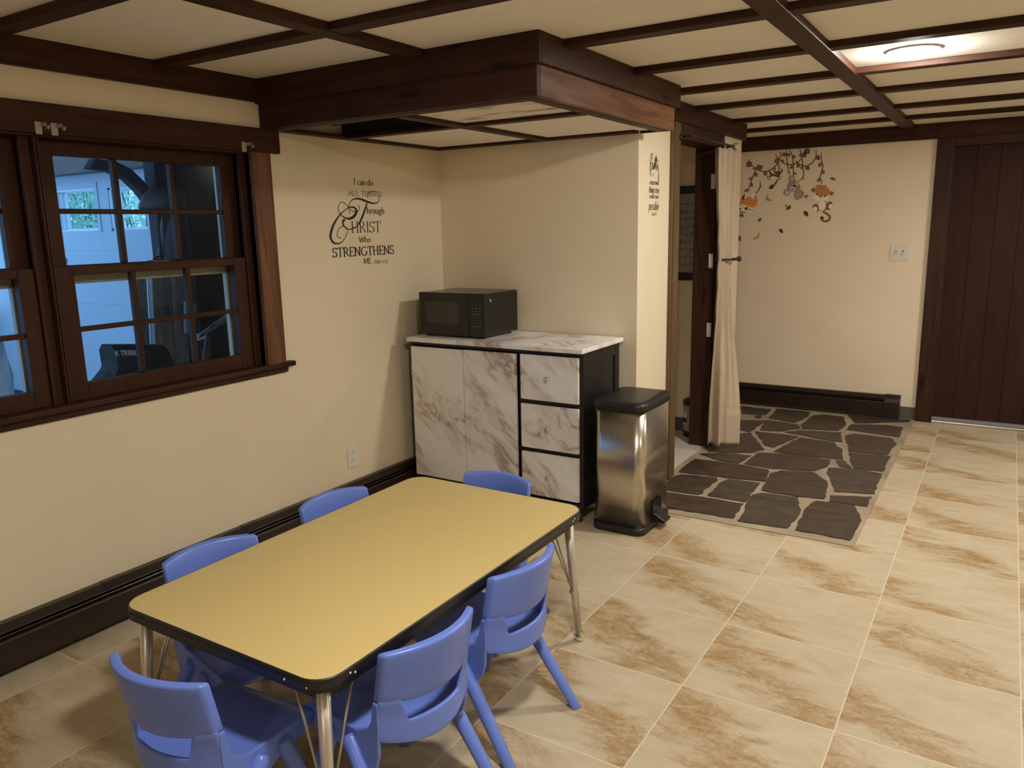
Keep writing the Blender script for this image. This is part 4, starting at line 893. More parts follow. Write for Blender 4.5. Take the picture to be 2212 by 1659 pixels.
def write(bm, text, x0, x1, base, cap, place, lift=0.0012, thick=0.055, thin=0.026, slant=0.0, serifs=True):
    adv = sum(G[c][0] for c in text); sx = (x1 - x0) / adv; x = x0; k = 0
    for c in text:
        for st in G[c][1]:
            if not serifs and len(st) == 2 and abs(st[0][1] - st[1][1]) < 1e-6 and abs(st[0][0] - st[1][0]) < 0.23 and st[0][1] in (0, 1): continue
            pts = [(x + px * sx + slant * py * cap, base + py * cap) for px, py in st]
            if abs(pts[0][0] - pts[-1][0]) < 1e-9 and len(pts) == 2: pts = [pts[0], pts[1]]
            k += 1
            ribbon(bm, pts, lambda t_, d: cap * (thin + (thick - thin) * abs(d.y) ** 1.5), place, lift + 0.00003 * (k % 7))
        x += G[c][0] * sx
def swash(bm, pts, place, w0, w1, centre, spread, lift=0.0013, sub=5):
    P = [Vector(p) for p in pts]; out = []
    for i in range(len(P) - 1):                                        # smooth through the points
        p0, p1, p2, p3 = P[max(0, i - 1)], P[i], P[i + 1], P[min(len(P) - 1, i + 2)]
        for k in range(sub):
            u = k / sub
            out.append(0.5 * ((2 * p1) + (p2 - p0) * u + (2 * p0 - 5 * p1 + 4 * p2 - p3) * u * u + (3 * p1 - p0 - 3 * p2 + p3) * u ** 3))
    out.append(P[-1])
    ribbon(bm, out, lambda t_, d: w0 + (w1 - w0) * max(math.exp(-((t_ - c) / spread) ** 2) for c in centre), place, lift)
on_left = lambda p, h: (h, p[0], p[1])
vt = thing('wall_lettering', 'black serif verse with large swirling capitals on the cream wall', 'wall decal', (0.001, -0.65, 1.47))
bm = bmesh.new(); write(bm, 'I can do', -0.706, -0.562, 1.671, 0.031, on_left, thick=0.075); obj('text_line', bm, INK, vt)
bm = bmesh.new(); write(bm, 'ALL THINGS', -0.746, -0.496, 1.618, 0.0245, on_left, thick=0.052, thin=0.030); obj('text_line', bm, INK, vt)
bm = bmesh.new(); write(bm, 'hrough', -0.622, -0.487, 1.531, 0.033, on_left, thick=0.080, thin=0.038); obj('text_line', bm, INK, vt)
bm = bmesh.new(); write(bm, 'HRIST', -0.742, -0.520, 1.438, 0.053, on_left, thick=0.061, thin=0.024); obj('text_line', bm, INK, vt)
bm = bmesh.new(); write(bm, 'Who', -0.692, -0.603, 1.388, 0.029, on_left, thick=0.080, thin=0.038); obj('text_line', bm, INK, vt)
bm = bmesh.new(); write(bm, 'STRENGTHENS', -0.882, -0.426, 1.323, 0.043, on_left, thick=0.090, thin=0.045); obj('text_line', bm, INK, vt)
bm = bmesh.new(); write(bm, 'ME', -0.666, -0.608, 1.281, 0.028, on_left, thick=0.080, thin=0.038); obj('text_line', bm, INK, vt)
bm = bmesh.new(); write(bm, 'Phil 4:13', -0.585, -0.480, 1.277, 0.018, on_left, thick=0.080, thin=0.038); obj('text_line', bm, INK, vt)
bm = bmesh.new(); swash(bm, T1, on_left, 0.0016, 0.0054, (0.60,), 0.14); obj('flourish', bm, INK, vt)
bm = bmesh.new(); swash(bm, T2, on_left, 0.0024, 0.0062, (0.18, 0.88), 0.16, 0.00145); obj('flourish', bm, INK, vt)
bm = bmesh.new(); swash(bm, C1, on_left, 0.0016, 0.0074, (0.635, 0.40), 0.075, 0.0016); obj('flourish', bm, INK, vt)

on_strip = lambda p, h: (1.217 + h, p[0], p[1])
vt = thing('wall_lettering', 'thin black handwritten style verse on the narrow bright wall strip', 'wall decal', (1.218, 0.2, 1.62))
bm = bmesh.new(); swash(bm, [(0.165, 1.685), (0.152, 1.71), (0.145, 1.75), (0.155, 1.79), (0.172, 1.795), (0.168, 1.77), (0.150, 1.745), (0.143, 1.71), (0.150, 1.690)], on_strip, 0.0012, 0.0022, (0.4,), 0.3); obj('flourish', bm, INK, vt)
bm = bmesh.new(); swash(bm, [(0.150, 1.745), (0.170, 1.752), (0.182, 1.748), (0.178, 1.725), (0.168, 1.718), (0.163, 1.733), (0.180, 1.745), (0.190, 1.722), (0.200, 1.755), (0.202, 1.722), (0.212, 1.790), (0.215, 1.722), (0.228, 1.792), (0.236, 1.720), (0.244, 1.745), (0.254, 1.735), (0.258, 1.690), (0.252, 1.668), (0.262, 1.672), (0.26, 1.70)], on_strip, 0.0012, 0.0024, (0.3, 0.7), 0.25); obj('flourish', bm, INK, vt)
bm = bmesh.new(); swash(bm, [(0.196, 1.765), (0.222, 1.772), (0.262, 1.765)], on_strip, 0.001, 0.002, (0.5,), 0.3); obj('flourish', bm, INK, vt)
bm = bmesh.new(); swash(bm, [(0.176, 1.695), (0.186, 1.700), (0.190, 1.692), (0.183, 1.686)], on_strip, 0.001, 0.001, (0.5,), 0.3); obj('flourish', bm, INK, vt)
bm = bmesh.new(); write(bm, 'IT DOES NOT MAKE', 0.140, 0.264, 1.646, 0.016, on_strip, thick=0.07, thin=0.05, serifs=False); obj('text_line', bm, INK, vt)
bm = bmesh.new(); write(bm, 'things easy', 0.134, 0.268, 1.606, 0.034, on_strip, thick=0.045, thin=0.022, slant=0.12, serifs=False); obj('text_line', bm, INK, vt)
bm = bmesh.new(); write(bm, 'IT MAKES THEM', 0.140, 0.262, 1.578, 0.015, on_strip, thick=0.07, thin=0.05, serifs=False); obj('text_line', bm, INK, vt)
bm = bmesh.new(); write(bm, 'possible', 0.132, 0.270, 1.520, 0.044, on_strip, thick=0.045, thin=0.022, slant=0.10, serifs=False); obj('text_line', bm, INK, vt)
bm = bmesh.new(); write(bm, 'Luke 1:37', 0.176, 0.242, 1.493, 0.016, on_strip, thick=0.06, thin=0.04, serifs=False); obj('text_line', bm, INK, vt)

# handwriting on the scroll inside the closet: scrawled lines too small to read
on_scroll = lambda p, h: (p[0], 1.508 - h, p[1])
bm = bmesh.new(); rs = random.Random(11)
for k in range(9):
    z = 1.575 - 0.050 * k; x = 0.872 + rs.uniform(0, 0.012); pts = []
    while x < 1.012:
        pts.append((x, z + rs.uniform(-0.010, 0.014))); x += rs.uniform(0.004, 0.008)
    for a in range(0, len(pts) - 3, 6): swash(bm, pts[a:a + 5], on_scroll, 0.0012, 0.002, (0.5,), 0.3, sub=3)
obj('handwriting', bm, INK, sh)

# ================================================================== JUNGLE DECALS on the far wall (flat vinyl stickers)
def dpos(p, h):
    u, v = p[0], p[1]
    U_, V_ = u / 1700.0, v / 1650.0
    x = 0.881 + 0.830 * U_ + 0.029 * V_ + 0.017 * U_ * V_
    z = 2.089 - 0.062 * U_ - 0.848 * V_ + 0.060 * U_ * V_
    return (x, 2.600 - h, z)
def vin(name, c, vary=0.15): return plain(name, lin(*c), 0.65, vary=vary)
D_BROWN = vin('vine_brown', (104, 78, 55)); D_LEAF = vin('leaf_olive', (116, 102, 76), 0.25); D_ORANGE = vin('sloth_orange', (232, 150, 74)); D_CREAM = vin('decal_cream', (252, 240, 218), 0.04); D_MONK = vin('monkey_brown', (112, 76, 56))
D_GREY = vin('koala_grey', (158, 146, 138)); D_PALE = vin('koala_pale', (206, 190, 178)); D_LEO = vin('leopard_tan', (206, 144, 84)); D_DARK = vin('decal_dark_brown', (80, 50, 38)); D_BAN = vin('banana_olive', (178, 156, 100)); D_WARM = vin('leopard_brown', (146, 94, 58))
def flat(name, polys, m, parent=None, lift=0.0012):
    bm = bmesh.new()
    for i, pl in enumerate(polys): bm.faces.new([bm.verts.new(dpos(p, lift + 0.00004 * i)) for p in pl])
    o = obj(name, bm, m, parent)
    return o
def ell(cx, cy, rx, ry, rot=0, n=24):
    c, s = math.cos(R(rot)), math.sin(R(rot))
    return [(cx + rx * math.cos(2 * PI * k / n) * c - ry * math.sin(2 * PI * k / n) * s, cy + rx * math.cos(2 * PI * k / n) * s + ry * math.sin(2 * PI * k / n) * c) for k in range(n)]
def leafp(x0, y0, x1, y1, w=0.28, n=8):
    d = Vector((x1 - x0, y1 - y0)); nn = Vector((-d.y, d.x)) * w; a = Vector((x0, y0)); up, dn = [], []
    for k in range(n + 1):
        t_ = k / n; q = a + d * t_; h = math.sin(PI * t_ ** 0.85) ; up.append(tuple(q + nn * h)); dn.append(tuple(q - nn * h))
    return up + dn[-2:0:-1]
def vine_obj(name, label, strokes, leaves, cat='wall decal'):
    t = thing(name, label, cat, dpos(strokes[0][0], 0))
    bm = bmesh.new()
    for k, st in enumerate(strokes): swash(bm, st, dpos, 5, 9, (0.5,), 0.4, 0.0011 + 0.00004 * k, 4)
    obj('vine_stem', bm, D_BROWN, t)
    for l in leaves: flat('leaf', [leafp(*l)], D_LEAF, t, 0.0015)
    return t
vine_obj('vine_decal', 'brown leafy vine decal looping from the sloth to the monkey', [[(265, 300), (310, 370), (400, 450), (510, 480), (600, 462), (690, 395), (740, 310), (765, 240), (760, 185)], [(415, 375), (370, 480), (310, 630), (265, 770), (235, 870)]],
         [(320, 340, 235, 410, .42), (400, 440, 500, 400, .4), (330, 440, 400, 430, .3), (520, 470, 545, 550, .4), (375, 480, 395, 565, .32), (335, 570, 265, 600, .3), (300, 640, 335, 715, .3), (270, 740, 200, 785, .28)])
vine_obj('vine_decal', 'brown leafy vine decal hanging above the monkey and koala', [[(685, 235), (750, 310), (830, 365), (920, 378), (1020, 345), (1090, 260), (1115, 170)], [(730, 330), (740, 420), (735, 480)], [(850, 170), (860, 320), (880, 450), (905, 540)], [(895, 165), (940, 260), (955, 400), (950, 560)]],
         [(740, 300, 665, 345, .42), (760, 330, 825, 320, .4), (845, 210, 785, 250, .45), (860, 215, 910, 255, .4), (935, 240, 990, 280, .36), (955, 390, 900, 440, .34), (955, 490, 1000, 530, .34), (880, 480, 860, 500, .3)])
vine_obj('vine_decal', 'brown leafy vine decal drooping above the koala, to the right', [[(985, 320), (1050, 375), (1130, 400), (1220, 360), (1280, 270), (1285, 165)], [(1050, 150), (1080, 280), (1095, 420), (1105, 500), (1095, 570), (1030, 625)]],
         [(1120, 150, 1195, 215, .5), (1090, 200, 1140, 275, .4), (1060, 210, 1050, 270, .3), (1290, 240, 1335, 315, .45), (1050, 360, 1000, 425, .38), (1130, 400, 1195, 455, .42), (1080, 400, 1070, 455, .3), (1100, 510, 1120, 520, .4), (1095, 570, 1115, 605, .3)])
vine_obj('vine_decal', 'single hanging vine decal holding the leopard cub', [[(1360, 195), (1362, 290), (1382, 400), (1360, 500), (1345, 580), (1370, 630), (1355, 660)]],
         [(1365, 345, 1320, 415, .34), (1378, 455, 1400, 525, .36), (1350, 580, 1295, 635, .34)])
vine_obj('twig_decal', 'small bare twig decal beside the hanging sloth', [[(450, 615), (452, 690), (425, 760), (375, 810)]], [(455, 680, 470, 720, .3), (395, 770, 380, 775, .3)])
# sloth
t = thing('sloth_decal', 'orange sloth with baby hanging upside down decal', 'wall decal', dpos((270, 900), 0))
flat('body', [[(105, 1000), (130, 930), (190, 870), (235, 850), (300, 860), (350, 830), (395, 840), (415, 900), (400, 970), (350, 1020), (280, 1010), (230, 975), (170, 985)]], D_ORANGE, t)
flat('arm', [ell(235, 830, 18, 65, 18), ell(340, 840, 26, 50, 10)], D_CREAM, t, 0.0016)
flat('leg', [leafp(160, 905, 255, 800, .2)], D_MONK, t, 0.0014)
hd = flat('head', [ell(180, 1030, 72, 62, 8)], D_CREAM, t, 0.0018); flat('eye_patch', [ell(128, 1035, 26, 20, 30), ell(234, 1030, 30, 22, -20), ell(182, 1002, 8, 6), ell(178, 1082, 60, 8, 4)], D_MONK, hd, 0.0022)
bb = flat('baby', [ell(310, 1050, 42, 42)], D_CREAM, t, 0.0019); flat('eye_patch', [ell(290, 1045, 16, 9, 20), ell(328, 1058, 16, 9, 10)], D_MONK, bb, 0.0023)
vine_obj('twig_decal', 'leafy twig decal under the sloth head', [[(105, 1175), (130, 1140), (160, 1100)]], [(155, 1100, 180, 1170, .36)])
# monkey
t = thing('monkey_decal', 'small brown monkey decal hanging by the curved vine', 'wall decal', dpos((680, 540), 0))
flat('body', [ell(725, 515, 38, 48, 10), ell(650, 540, 55, 30, 10)], D_MONK, t)
for k, st in enumerate(([(735, 490), (760, 500), (785, 470), (775, 440)], [(700, 500), (670, 480), (680, 425)], [(640, 525), (610, 500), (590, 480)], [(715, 600), (690, 650), (660, 690)])):
    bm = bmesh.new(); swash(bm, st, dpos, 10, 13, (0.5,), 0.5, 0.0014 + 0.00005 * k, 4); obj('limb', bm, D_MONK, t)
flat('ear', [ell(585, 572, 27, 27), ell(740, 575, 27, 27)], D_DARK, t, 0.0014)
hd = flat('face', [ell(655, 590, 50, 42)], D_CREAM, t, 0.0019); flat('inner_ear', [ell(585, 572, 15, 15), ell(740, 575, 15, 15)], D_CREAM, t, 0.0018); flat('eye', [ell(632, 602, 9, 5, 20), ell(660, 605, 6, 5), ell(682, 598, 9, 5)], D_DARK, hd, 0.0023)
flat('leaf', [leafp(665, 680, 585, 740, .3)], D_DARK, t, 0.0018)
# koala
t = thing('koala_decal', 'grey koala decal hanging upside down from a vine', 'wall decal', dpos((960, 720), 0))
flat('body', [ell(1035, 820, 80, 70, -25), ell(1000, 880, 30, 24)], D_GREY, t)
flat('arm', [ell(1035, 735, 20, 50, 20), ell(1095, 800, 16, 30)], D_GREY, t, 0.0014)
er = flat('ear', [ell(930, 590, 52, 52), ell(860, 790, 58, 50)], D_GREY, t, 0.0012); flat('inner_ear', [ell(935, 588, 32, 34), ell(868, 795, 36, 30)], D_PALE, er, 0.0016)
hd = flat('head', [ell(955, 695, 98, 88, -25)], D_GREY, t, 0.0018); flat('cheek', [ell(1000, 660, 40, 34, -20), ell(940, 735, 46, 40)], D_PALE, hd, 0.0021); flat('nose', [ell(970, 692, 24, 17, -10), ell(978, 648, 11, 10), ell(940, 742, 12, 10), ell(900, 748, 6, 6)], D_DARK, hd, 0.0025)
flat('leaf', [leafp(1110, 850, 1185, 845, .24), leafp(1110, 850, 1165, 908, .06)], D_LEAF, t, 0.0016)
# leopard cub
t = thing('leopard_decal', 'spotted leopard cub decal with a curled tail', 'wall decal', dpos((1380, 850), 0))
flat('ear', [ell(1250, 755, 36, 36), ell(1502, 805, 38, 36), leafp(1300, 760, 1320, 665, .35)], D_LEO, t); flat('inner_ear', [ell(1250, 758, 20, 20), ell(1505, 808, 22, 20)], D_WARM, t, 0.0015)
hd = flat('head', [ell(1375, 770, 105, 92, 12)], D_LEO, t, 0.0017)
flat('muzzle', [ell(1300, 868, 60, 34, 10), ell(1415, 880, 62, 36, 5), ell(1350, 895, 60, 30)], D_CREAM, hd, 0.0020)
flat('spot', [ell(1350, 740, 10, 14), ell(1395, 745, 9, 9), ell(1408, 785, 7, 7), ell(1438, 810, 10, 8), ell(1330, 705, 9, 12), ell(1420, 700, 12, 8), ell(1305, 780, 8, 8), ell(1368, 810, 9, 9), ell(1455, 770, 8, 8)], D_WARM, hd, 0.0022)
flat('eye', [ell(1305, 825, 17, 11, 10), ell(1412, 848, 17, 11, -10), ell(1350, 852, 17, 12)], D_DARK, hd, 0.0025)
flat('body', [[(1290, 895), (1330, 930), (1320, 1000), (1345, 1060), (1390, 1075), (1435, 1055), (1455, 1000), (1425, 940), (1420, 900), (1360, 910)]], D_WARM, t, 0.0013); flat('belly', [ell(1375, 985, 52, 80)], D_CREAM, t, 0.0019)
flat('paw', [ell(1280, 1000, 48, 36, -20), ell(1480, 960, 42, 34, -30), ell(1300, 1045, 30, 36, -20), ell(1470, 1020, 30, 38, 30)], D_WARM, t, 0.0015); flat('pad', [ell(1275, 1040, 32, 36), ell(1492, 1000, 26, 36, 10)], D_CREAM, t, 0.0021)
bm = bmesh.new(); swash(bm, [(1385, 1080), (1440, 1110), (1482, 1150), (1470, 1205), (1420, 1225), (1375, 1205), (1360, 1165)], dpos, 14, 17, (0.5,), 0.5, 0.0014, 5); obj('tail', bm, D_WARM, t); flat('tail_tip', [ell(1372, 1172, 26, 24)], D_DARK, t, 0.0019)
# loose leaves and bananas
for l, lab in (((1485, 575, 1570, 605, .26), 'loose leaf decal level with the leopard ears, rightmost of the leaves'), ((1110, 1065, 1175, 1155, .28), 'large dark loose leaf decal left of the leopard tail'), ((745, 1335, 800, 1405, .28), 'lowest dark loose leaf decal, below the koala'), ((415, 1230, 478, 1170, .28), 'loose leaf decal between the sloth and the crescent banana')):
    tag(flat('leaf_decal', [leafp(*l)], D_DARK if l[0] in (1110, 745) else D_LEAF), lab, 'wall decal', 'loose leaf decals on the peach wall')
tag(flat('leaf_decal', [leafp(95, 1440, 155, 1525, .34)], D_LEAF), 'loose leaf decal touching the curtain edge, leftmost of the leaves', 'wall decal', 'loose leaf decals on the peach wall')
tag(flat('sprig_decal', [leafp(862, 1020, 832, 960, .16), leafp(862, 1020, 925, 975, .14), leafp(835, 1052, 935, 1005, .14)], D_DARK), 'three bladed dark sprig decal below the koala', 'wall decal')
tag(flat('banana_decal', [[(430, 1385), (440, 1400), (445, 1440), (425, 1480), (385, 1498), (345, 1492), (330, 1478), (375, 1468), (405, 1445), (420, 1415)]], D_BAN), 'olive crescent banana decal near the curtain', 'wall decal')
tag(flat('banana_decal', [[(570, 830), (580, 835), (575, 870), (600, 895), (640, 910), (605, 922), (560, 912), (545, 890), (535, 925), (528, 890), (545, 862)]], D_BAN), 'pale half peeled banana decal right of the sloth', 'wall decal')

# ================================================================== PORCH seen through the window
PX = -8.0
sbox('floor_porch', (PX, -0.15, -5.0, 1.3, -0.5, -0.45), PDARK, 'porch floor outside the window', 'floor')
bm = bmesh.new()
W1 = (-6.285, -5.50, 1.508, 1.955); W2 = (-5.25, -4.62, 1.508, 1.940)
xs_ = [PX, W1[0], W1[1], W2[0], W2[1], -0.15]
for i in range(5):
    if i in (1, 3):
        w_ = W1 if i == 1 else W2
        bx(bm, xs_[i], xs_[i + 1], 1.2, 1.3, -0.45, w_[2]); bx(bm, xs_[i], xs_[i + 1], 1.2, 1.3, w_[3], 3.2)
    else: bx(bm, xs_[i], xs_[i + 1], 1.2, 1.3, -0.45, 3.2)
for z in (0.25, 0.72, 1.30): bx(bm, PX, -0.15, 1.197, 1.2, z, z + 0.006)
struct('wall_porch', bm, PORCHW, 'pale porch wall outside the window with two small windows', 'wall')
sbox('wall_porch_left', (PX - 0.1, PX, -5.0, 1.3, -0.45, 0.6), PORCHW, 'low porch wall outside, out of view', 'wall')
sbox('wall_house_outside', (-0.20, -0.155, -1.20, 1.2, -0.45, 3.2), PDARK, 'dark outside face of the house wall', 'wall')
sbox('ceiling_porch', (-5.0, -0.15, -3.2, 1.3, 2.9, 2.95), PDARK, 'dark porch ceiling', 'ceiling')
sbox('trim_porch_beam', (-8.0, -3.2, 1.02, 1.2, 2.10, 2.34), wood('grey_brown_beam', (0.10, 0.075, 0.06, 1), (0.2, 0.15, 0.12, 1), 'x'), 'brown timber beam along the top of the porch wall', 'beam')
FRW = plain('white_window_trim', (0.78, 0.82, 0.85, 1), 0.5)
for i, (w_, lab) in enumerate(((W1, 'left small porch window with bright leaves behind it'), (W2, 'right small porch window partly behind the dark brace'))):
    w = bpy.data.objects.new('window_%d' % (3 + i), None); COL.objects.link(w); w.location = ((w_[0] + w_[1]) / 2, 1.2, w_[2]); tag(w, lab, 'window', kind='structure')
    bm = bmesh.new(); f_ = 0.03
    for k in range(3):
        o_ = 0.028 * k; yy = 1.2 + 0.03 * k
        bx(bm, w_[0] + o_, w_[0] + o_ + f_, yy, yy + 0.03, w_[2] + o_ * .4, w_[3] - o_ * .4); bx(bm, w_[1] - o_ * .2 - 0.012, w_[1] - o_ * .2, yy, yy + 0.03, w_[2], w_[3])
        bx(bm, w_[0], w_[1], yy, yy + 0.03, w_[2], w_[2] + 0.015 + o_ * .2); bx(bm, w_[0], w_[1], yy, yy + 0.03, w_[3] - 0.02 - o_ * .2, w_[3])
    fr = obj('frame', bm, FRW, w)
    bm = bmesh.new(); c_ = 0.055
    bx(bm, w_[0] - c_, w_[0], 1.19, 1.2, w_[2] - 0.01, w_[3] + c_); bx(bm, w_[1], w_[1] + c_, 1.19, 1.2, w_[2] - 0.01, w_[3] + c_); bx(bm, w_[0], w_[1], 1.19, 1.2, w_[3], w_[3] + c_)
    obj('casing', bm, PORCHW, w)
    pbox('glass', (w_[0], w_[1], 1.275, 1.279, w_[2], w_[3]), GLASS, w)
# shrub outside the porch windows: leaves on branches
t = thing('leafy_shrub', 'bright green shrub filling the small porch windows', 'shrub', (-7.2, 2.3, -0.5))
bm = bmesh.new(); rs = random.Random(5)
tips = []
for k in range(40):
    b0 = Vector((-7.2 + rs.uniform(-1.6, 1.6), 2.3 + rs.uniform(-0.25, 0.25), -0.4)); b1 = b0 + Vector((rs.uniform(-1.0, 1.0), rs.uniform(-0.5, 0.4), rs.uniform(2.2, 3.4)))
    tube(bm, [b0, b0.lerp(b1, 0.5) + Vector((rs.uniform(-.1, .1), 0, 0)), b1], [0.02, 0.013, 0.005], 5); tips += [b0.lerp(b1, u) for u in (0.5, 0.6, 0.7, 0.8, 0.9, 1.0)]
obj('branches', bm, plain('shrub_bark', (0.12, 0.10, 0.08, 1), 0.8), t)
bm = bmesh.new()
for k in range(7000):
    c = rs.choice(tips) + Vector((rs.gauss(0, .28), rs.gauss(0, .16), rs.gauss(0, .28))); d = Vector((rs.gauss(0, 1), rs.gauss(0, 1), rs.gauss(0, 1))).normalized(); e = d.cross(Vector((rs.gauss(0, 1), rs.gauss(0, 1), rs.gauss(0, 1)))).normalized(); s = rs.uniform(0.035, 0.065)
    bm.faces.new([bm.verts.new(c + q) for q in (-d * s, e * s * .42 - d * s * .2, d * s, -e * s * .42 - d * s * .2)])
fo = obj('foliage', bm, LEAF, t); fo['kind'] = 'stuff'

# dark timber post with a curved brace
t = thing('timber_post', 'dark timber post with a curved brace outside the window', 'post', (-1.34, -0.86, -0.45))
DT = plain('dark_timber', (0.028, 0.028, 0.036, 1), 0.8, vary=0.3)
pbox('post', (-1.41, -1.31, -0.905, -0.80, -0.45, 2.9), DT, t, 0.004)
bm = bmesh.new(); cb = [(-1.25, 1.82), (-1.135, 1.812), (-1.05, 1.775), (-0.985, 1.715), (-0.915, 1.62)]
loft(bm, [[(x, y - 0.018, z - 0.026) if q in (0, 1) else (x, y + 0.018, z + 0.026) for q, x in ((0, -1.38), (1, -1.32), (2, -1.32), (3, -1.38))] for y, z in cb], smooth=False); obj('brace', bm, DT, t)
# dark board partition to the right of the post
t = thing('board_partition', 'dark bluish board partition right of the timber post', 'partition', (-1.5, -0.3, -0.45))
bm = bmesh.new()
for k in range(9): bx(bm, -1.52, -1.49, -0.80 + 0.125 * k, -0.80 + 0.125 * k + 0.121, -0.45, 2.7)
obj('boards', bm, PDARK, t); pbox('rail', (-1.49, -1.46, -0.80, 0.32, 1.0, 1.08), PDARK, t)
# covered dark machine hanging at the post
t = thing('hooded_cover', 'black hooded cover draped over equipment beside the post', 'cover', (-1.25, -0.95, 0.6))
HD = plain('black_cover_cloth', (0.016, 0.018, 0.026, 1), 0.6, vary=0.4)
def ring(cy, cz, ry, rx, n=16): return [(-1.17 + rx * math.cos(2 * PI * k / n), cy + ry * math.sin(2 * PI * k / n), cz) for k in range(n)]
bm = bmesh.new(); loft(bm, [ring(-0.97, 1.585, 0.13, 0.10), ring(-0.968, 1.60, 0.135, 0.10), ring(-0.955, 1.66, 0.115, 0.09), ring(-0.945, 1.695, 0.08, 0.06), ring(-0.94, 1.705, 0.03, 0.03)]); obj('hood', bm, HD, t)
bm = bmesh.new(); loft(bm, [ring(-0.93, -0.45, 0.10, 0.09), ring(-0.93, 1.2, 0.10, 0.09), ring(-0.925, 1.36, 0.095, 0.08), ring(-0.91, 1.50, 0.075, 0.07), ring(-0.90, 1.59, 0.06, 0.06)]); obj('body', bm, HD, t)
for y in (-1.02, -0.985): 
    bm = bmesh.new(); tube(bm, [(-1.15, y, 1.59), (-1.15, y - 0.012, 1.30), (-1.17, y - 0.02, 0.72)], 0.009, 8); obj('strap', bm, HD, t)
# leaning boards
BD = wood('weathered_boards', (0.11, 0.095, 0.085, 1), (0.22, 0.185, 0.16, 1), 'z', 0.7, False); BE = plain('pale_board_edge', (0.30, 0.31, 0.34, 1), 0.6)
for k, (y0, y1, dx, lab) in enumerate(((-1.265, -1.205, 0.0, 'narrow leaning board with a pale edge, leftmost of the stack outside'), (-1.200, -1.140, 0.03, 'second leaning board with a pale edge outside the window'), (-1.135, -1.07, 0.0, 'third leaning board outside, darker brown'), (-1.065, -0.99, 0.02, 'wide brown leaning board outside, nearest the post'))):
    t = thing('leaning_board', lab, 'board', (-1.0 + dx, y0 - 0.06, -0.45), group='boards leaning outside the window')
    def lb(a, b, x0, x1, nm, m):
        bm = bmesh.new(); sh_ = -0.055
        loft(bm, [[(x0 + dx + 0.12, a + sh_ * 4.0, -0.45), (x1 + dx + 0.12, a + sh_ * 4.0, -0.45), (x1 + dx + 0.12, b + sh_ * 4.0, -0.45), (x0 + dx + 0.12, b + sh_ * 4.0, -0.45)], [(x0 + dx - 0.06, a, 1.232 - 0.004 * k), (x1 + dx - 0.06, a, 1.232 - 0.004 * k), (x1 + dx - 0.06, b, 1.232 - 0.004 * k), (x0 + dx - 0.06, b, 1.232 - 0.004 * k)]], smooth=False)
        return obj(nm, bm, m, t)
    lb(y0 + 0.006, y1, -1.0, -0.97, 'plank', BD); lb(y0, y0 + 0.006, -1.0, -0.965, 'pale_edge', BE if k < 2 else BD)
# black tote bag with lettering
t = thing('tote_bag', 'black bag with pale lettering standing low outside the window', 'bag', (-0.75, -1.53, 0.6))
bm = bmesh.new(); BP = [(-1.70, 0.60), (-1.655, 0.77), (-1.60, 0.82), (-1.575, 0.86), (-1.578, 0.938), (-1.45, 0.922), (-1.30, 0.90), (-1.25, 0.75), (-1.24, 0.60)]
loft(bm, [[(-0.90, y, z - 0.03) for y, z in BP], [(-0.87, y, z) for y, z in BP], [(-0.80, y + 0.0, z) for y, z in BP], [(-0.76, y, z - 0.03) for y, z in BP]], smooth=False); bag = obj('bag_body', bm, plain('black_woven_bag', (0.006, 0.006, 0.008, 1), 0.6), t)
bm = bmesh.new(); write(bm, 'K TRIBIL', -1.583, -1.470, 0.888, 0.024, lambda p, h: (-0.7985 + 0.04 * 0 + h + (0.0385), p[0], p[1] - 0.10 * (p[0] + 1.583)), thick=0.085, thin=0.07, serifs=False); obj('lettering', bm, plain('pale_print', (0.55, 0.58, 0.62, 1), 0.6), bag)
bm = bmesh.new(); tube(bm, [(-0.80, -1.36, 0.90), (-0.77, -1.33, 0.86), (-0.765, -1.345, 0.80), (-0.77, -1.36, 0.74)], 0.004, 6); obj('orange_cord', bm, plain('orange_cord', (0.35, 0.12, 0.04, 1), 0.6), t)
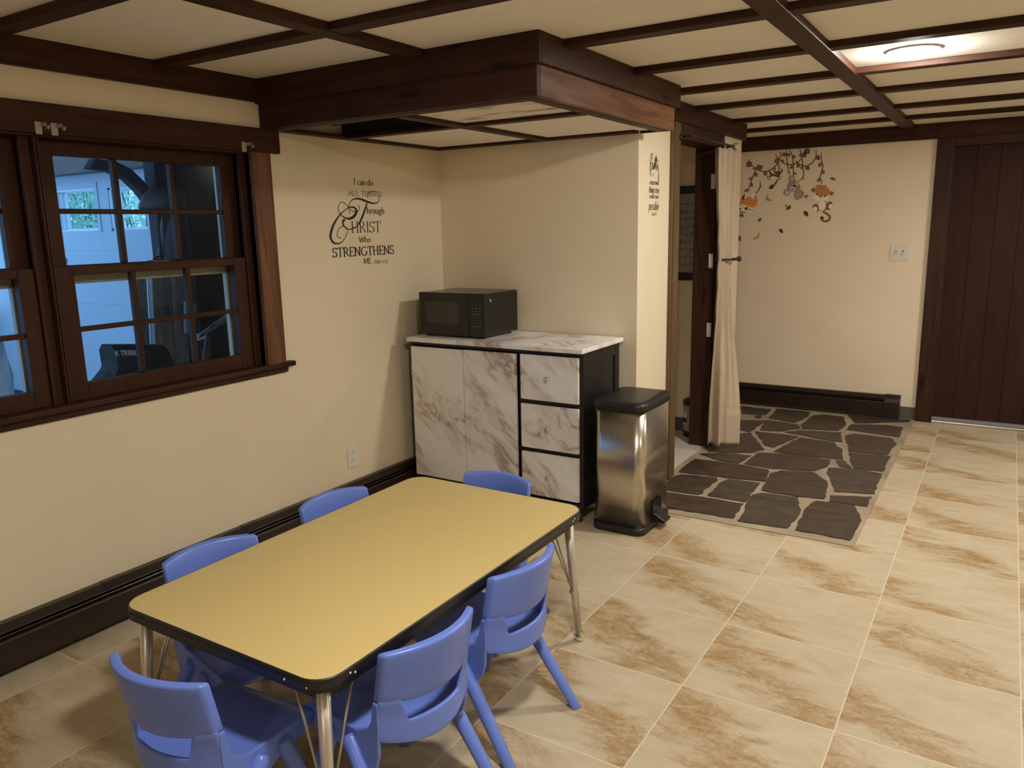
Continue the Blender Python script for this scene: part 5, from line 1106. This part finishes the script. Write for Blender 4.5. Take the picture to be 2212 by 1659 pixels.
# grey steel tool arm
t = thing('tool_arm', 'pale grey slotted metal arm leaning outside the lower right panes', 'tool', (-0.85, -1.0, 0.6))
GM = plain('grey_metal', (0.40, 0.42, 0.46, 1), 0.35, 0.6)
bm = bmesh.new(); prism(bm, [(-1.10, 0.900), (-1.085, 0.925), (-0.90, 1.012), (-0.885, 0.985)], -0.82, -0.80, 'x'); arm = obj('arm', bm, GM, t, bevel=0.002)
bm = bmesh.new(); prism(bm, [(-1.03, 0.945), (-1.02, 0.958), (-0.985, 0.975), (-0.99, 0.962)], -0.7998, -0.7985, 'x'); obj('slot', bm, SLOT, arm)
bm = bmesh.new(); prism(bm, [(-1.125, 0.893), (-1.12, 0.925), (-1.04, 0.930), (-1.05, 0.900)], -0.835, -0.80, 'x'); obj('bright_plate', bm, plain('bright_steel', (0.85, 0.9, 0.95, 1), 0.2, 0.3), arm, bevel=0.002)
bm = bmesh.new(); prism(bm, [(-1.09, 0.62), (-1.04, 0.62), (-0.985, 0.90), (-1.01, 0.92)], -0.86, -0.84, 'x'); obj('leg', bm, plain('dark_grey_metal', (0.08, 0.085, 0.095, 1), 0.5), t)
bm = bmesh.new(); prism(bm, [(-1.11, 0.93), (-1.06, 0.93), (-1.03, 1.08), (-1.09, 1.10)], -0.90, -0.88, 'x'); obj('guard', bm, plain('mid_grey_metal', (0.16, 0.17, 0.2, 1), 0.5), t)
# clear plastic sheeting bundles, seen in the left window
PL = plain('milky_plastic', (0.62, 0.68, 0.76, 1), 0.25, bump_scale=9, bump_str=0.9, vary=0.25)
t = thing('plastic_bundle', 'milky plastic sheeting bundle outside the left window', 'plastic sheeting', (-1.45, -2.0, -0.45))
bm = bmesh.new(); rs = random.Random(9)
secs = []
for j in range(22):
    z = -0.45 + (1.72 - 0.02) * j / 21; r_ = 0.29 * (1 - 0.35 * (j / 21) ** 3)
    secs.append([(-1.5 + r_ * math.cos(2 * PI * k / 22) * (1 + rs.uniform(-.12, .12)), -1.99 + r_ * math.sin(2 * PI * k / 22) * (1 + rs.uniform(-.12, .12)), z) for k in range(22)])
loft(bm, secs); obj('sheeting', bm, PL, t)
t = thing('plastic_roll', 'slim white plastic roll standing at the left edge of the right window panes, outside', 'plastic roll', (-1.3, -1.53, -0.45))
bm = bmesh.new(); lathe(bm, [(0.03, -0.45), (0.032, 0.3), (0.03, 1.1), (0.04, 1.30), (0.045, 1.335), (0.03, 1.352), (0.01, 1.357)], (-1.3, -1.505, 0), 'z', 14); obj('roll', bm, plain('white_sheet_plastic', (0.85, 0.88, 0.9, 1), 0.5), t)
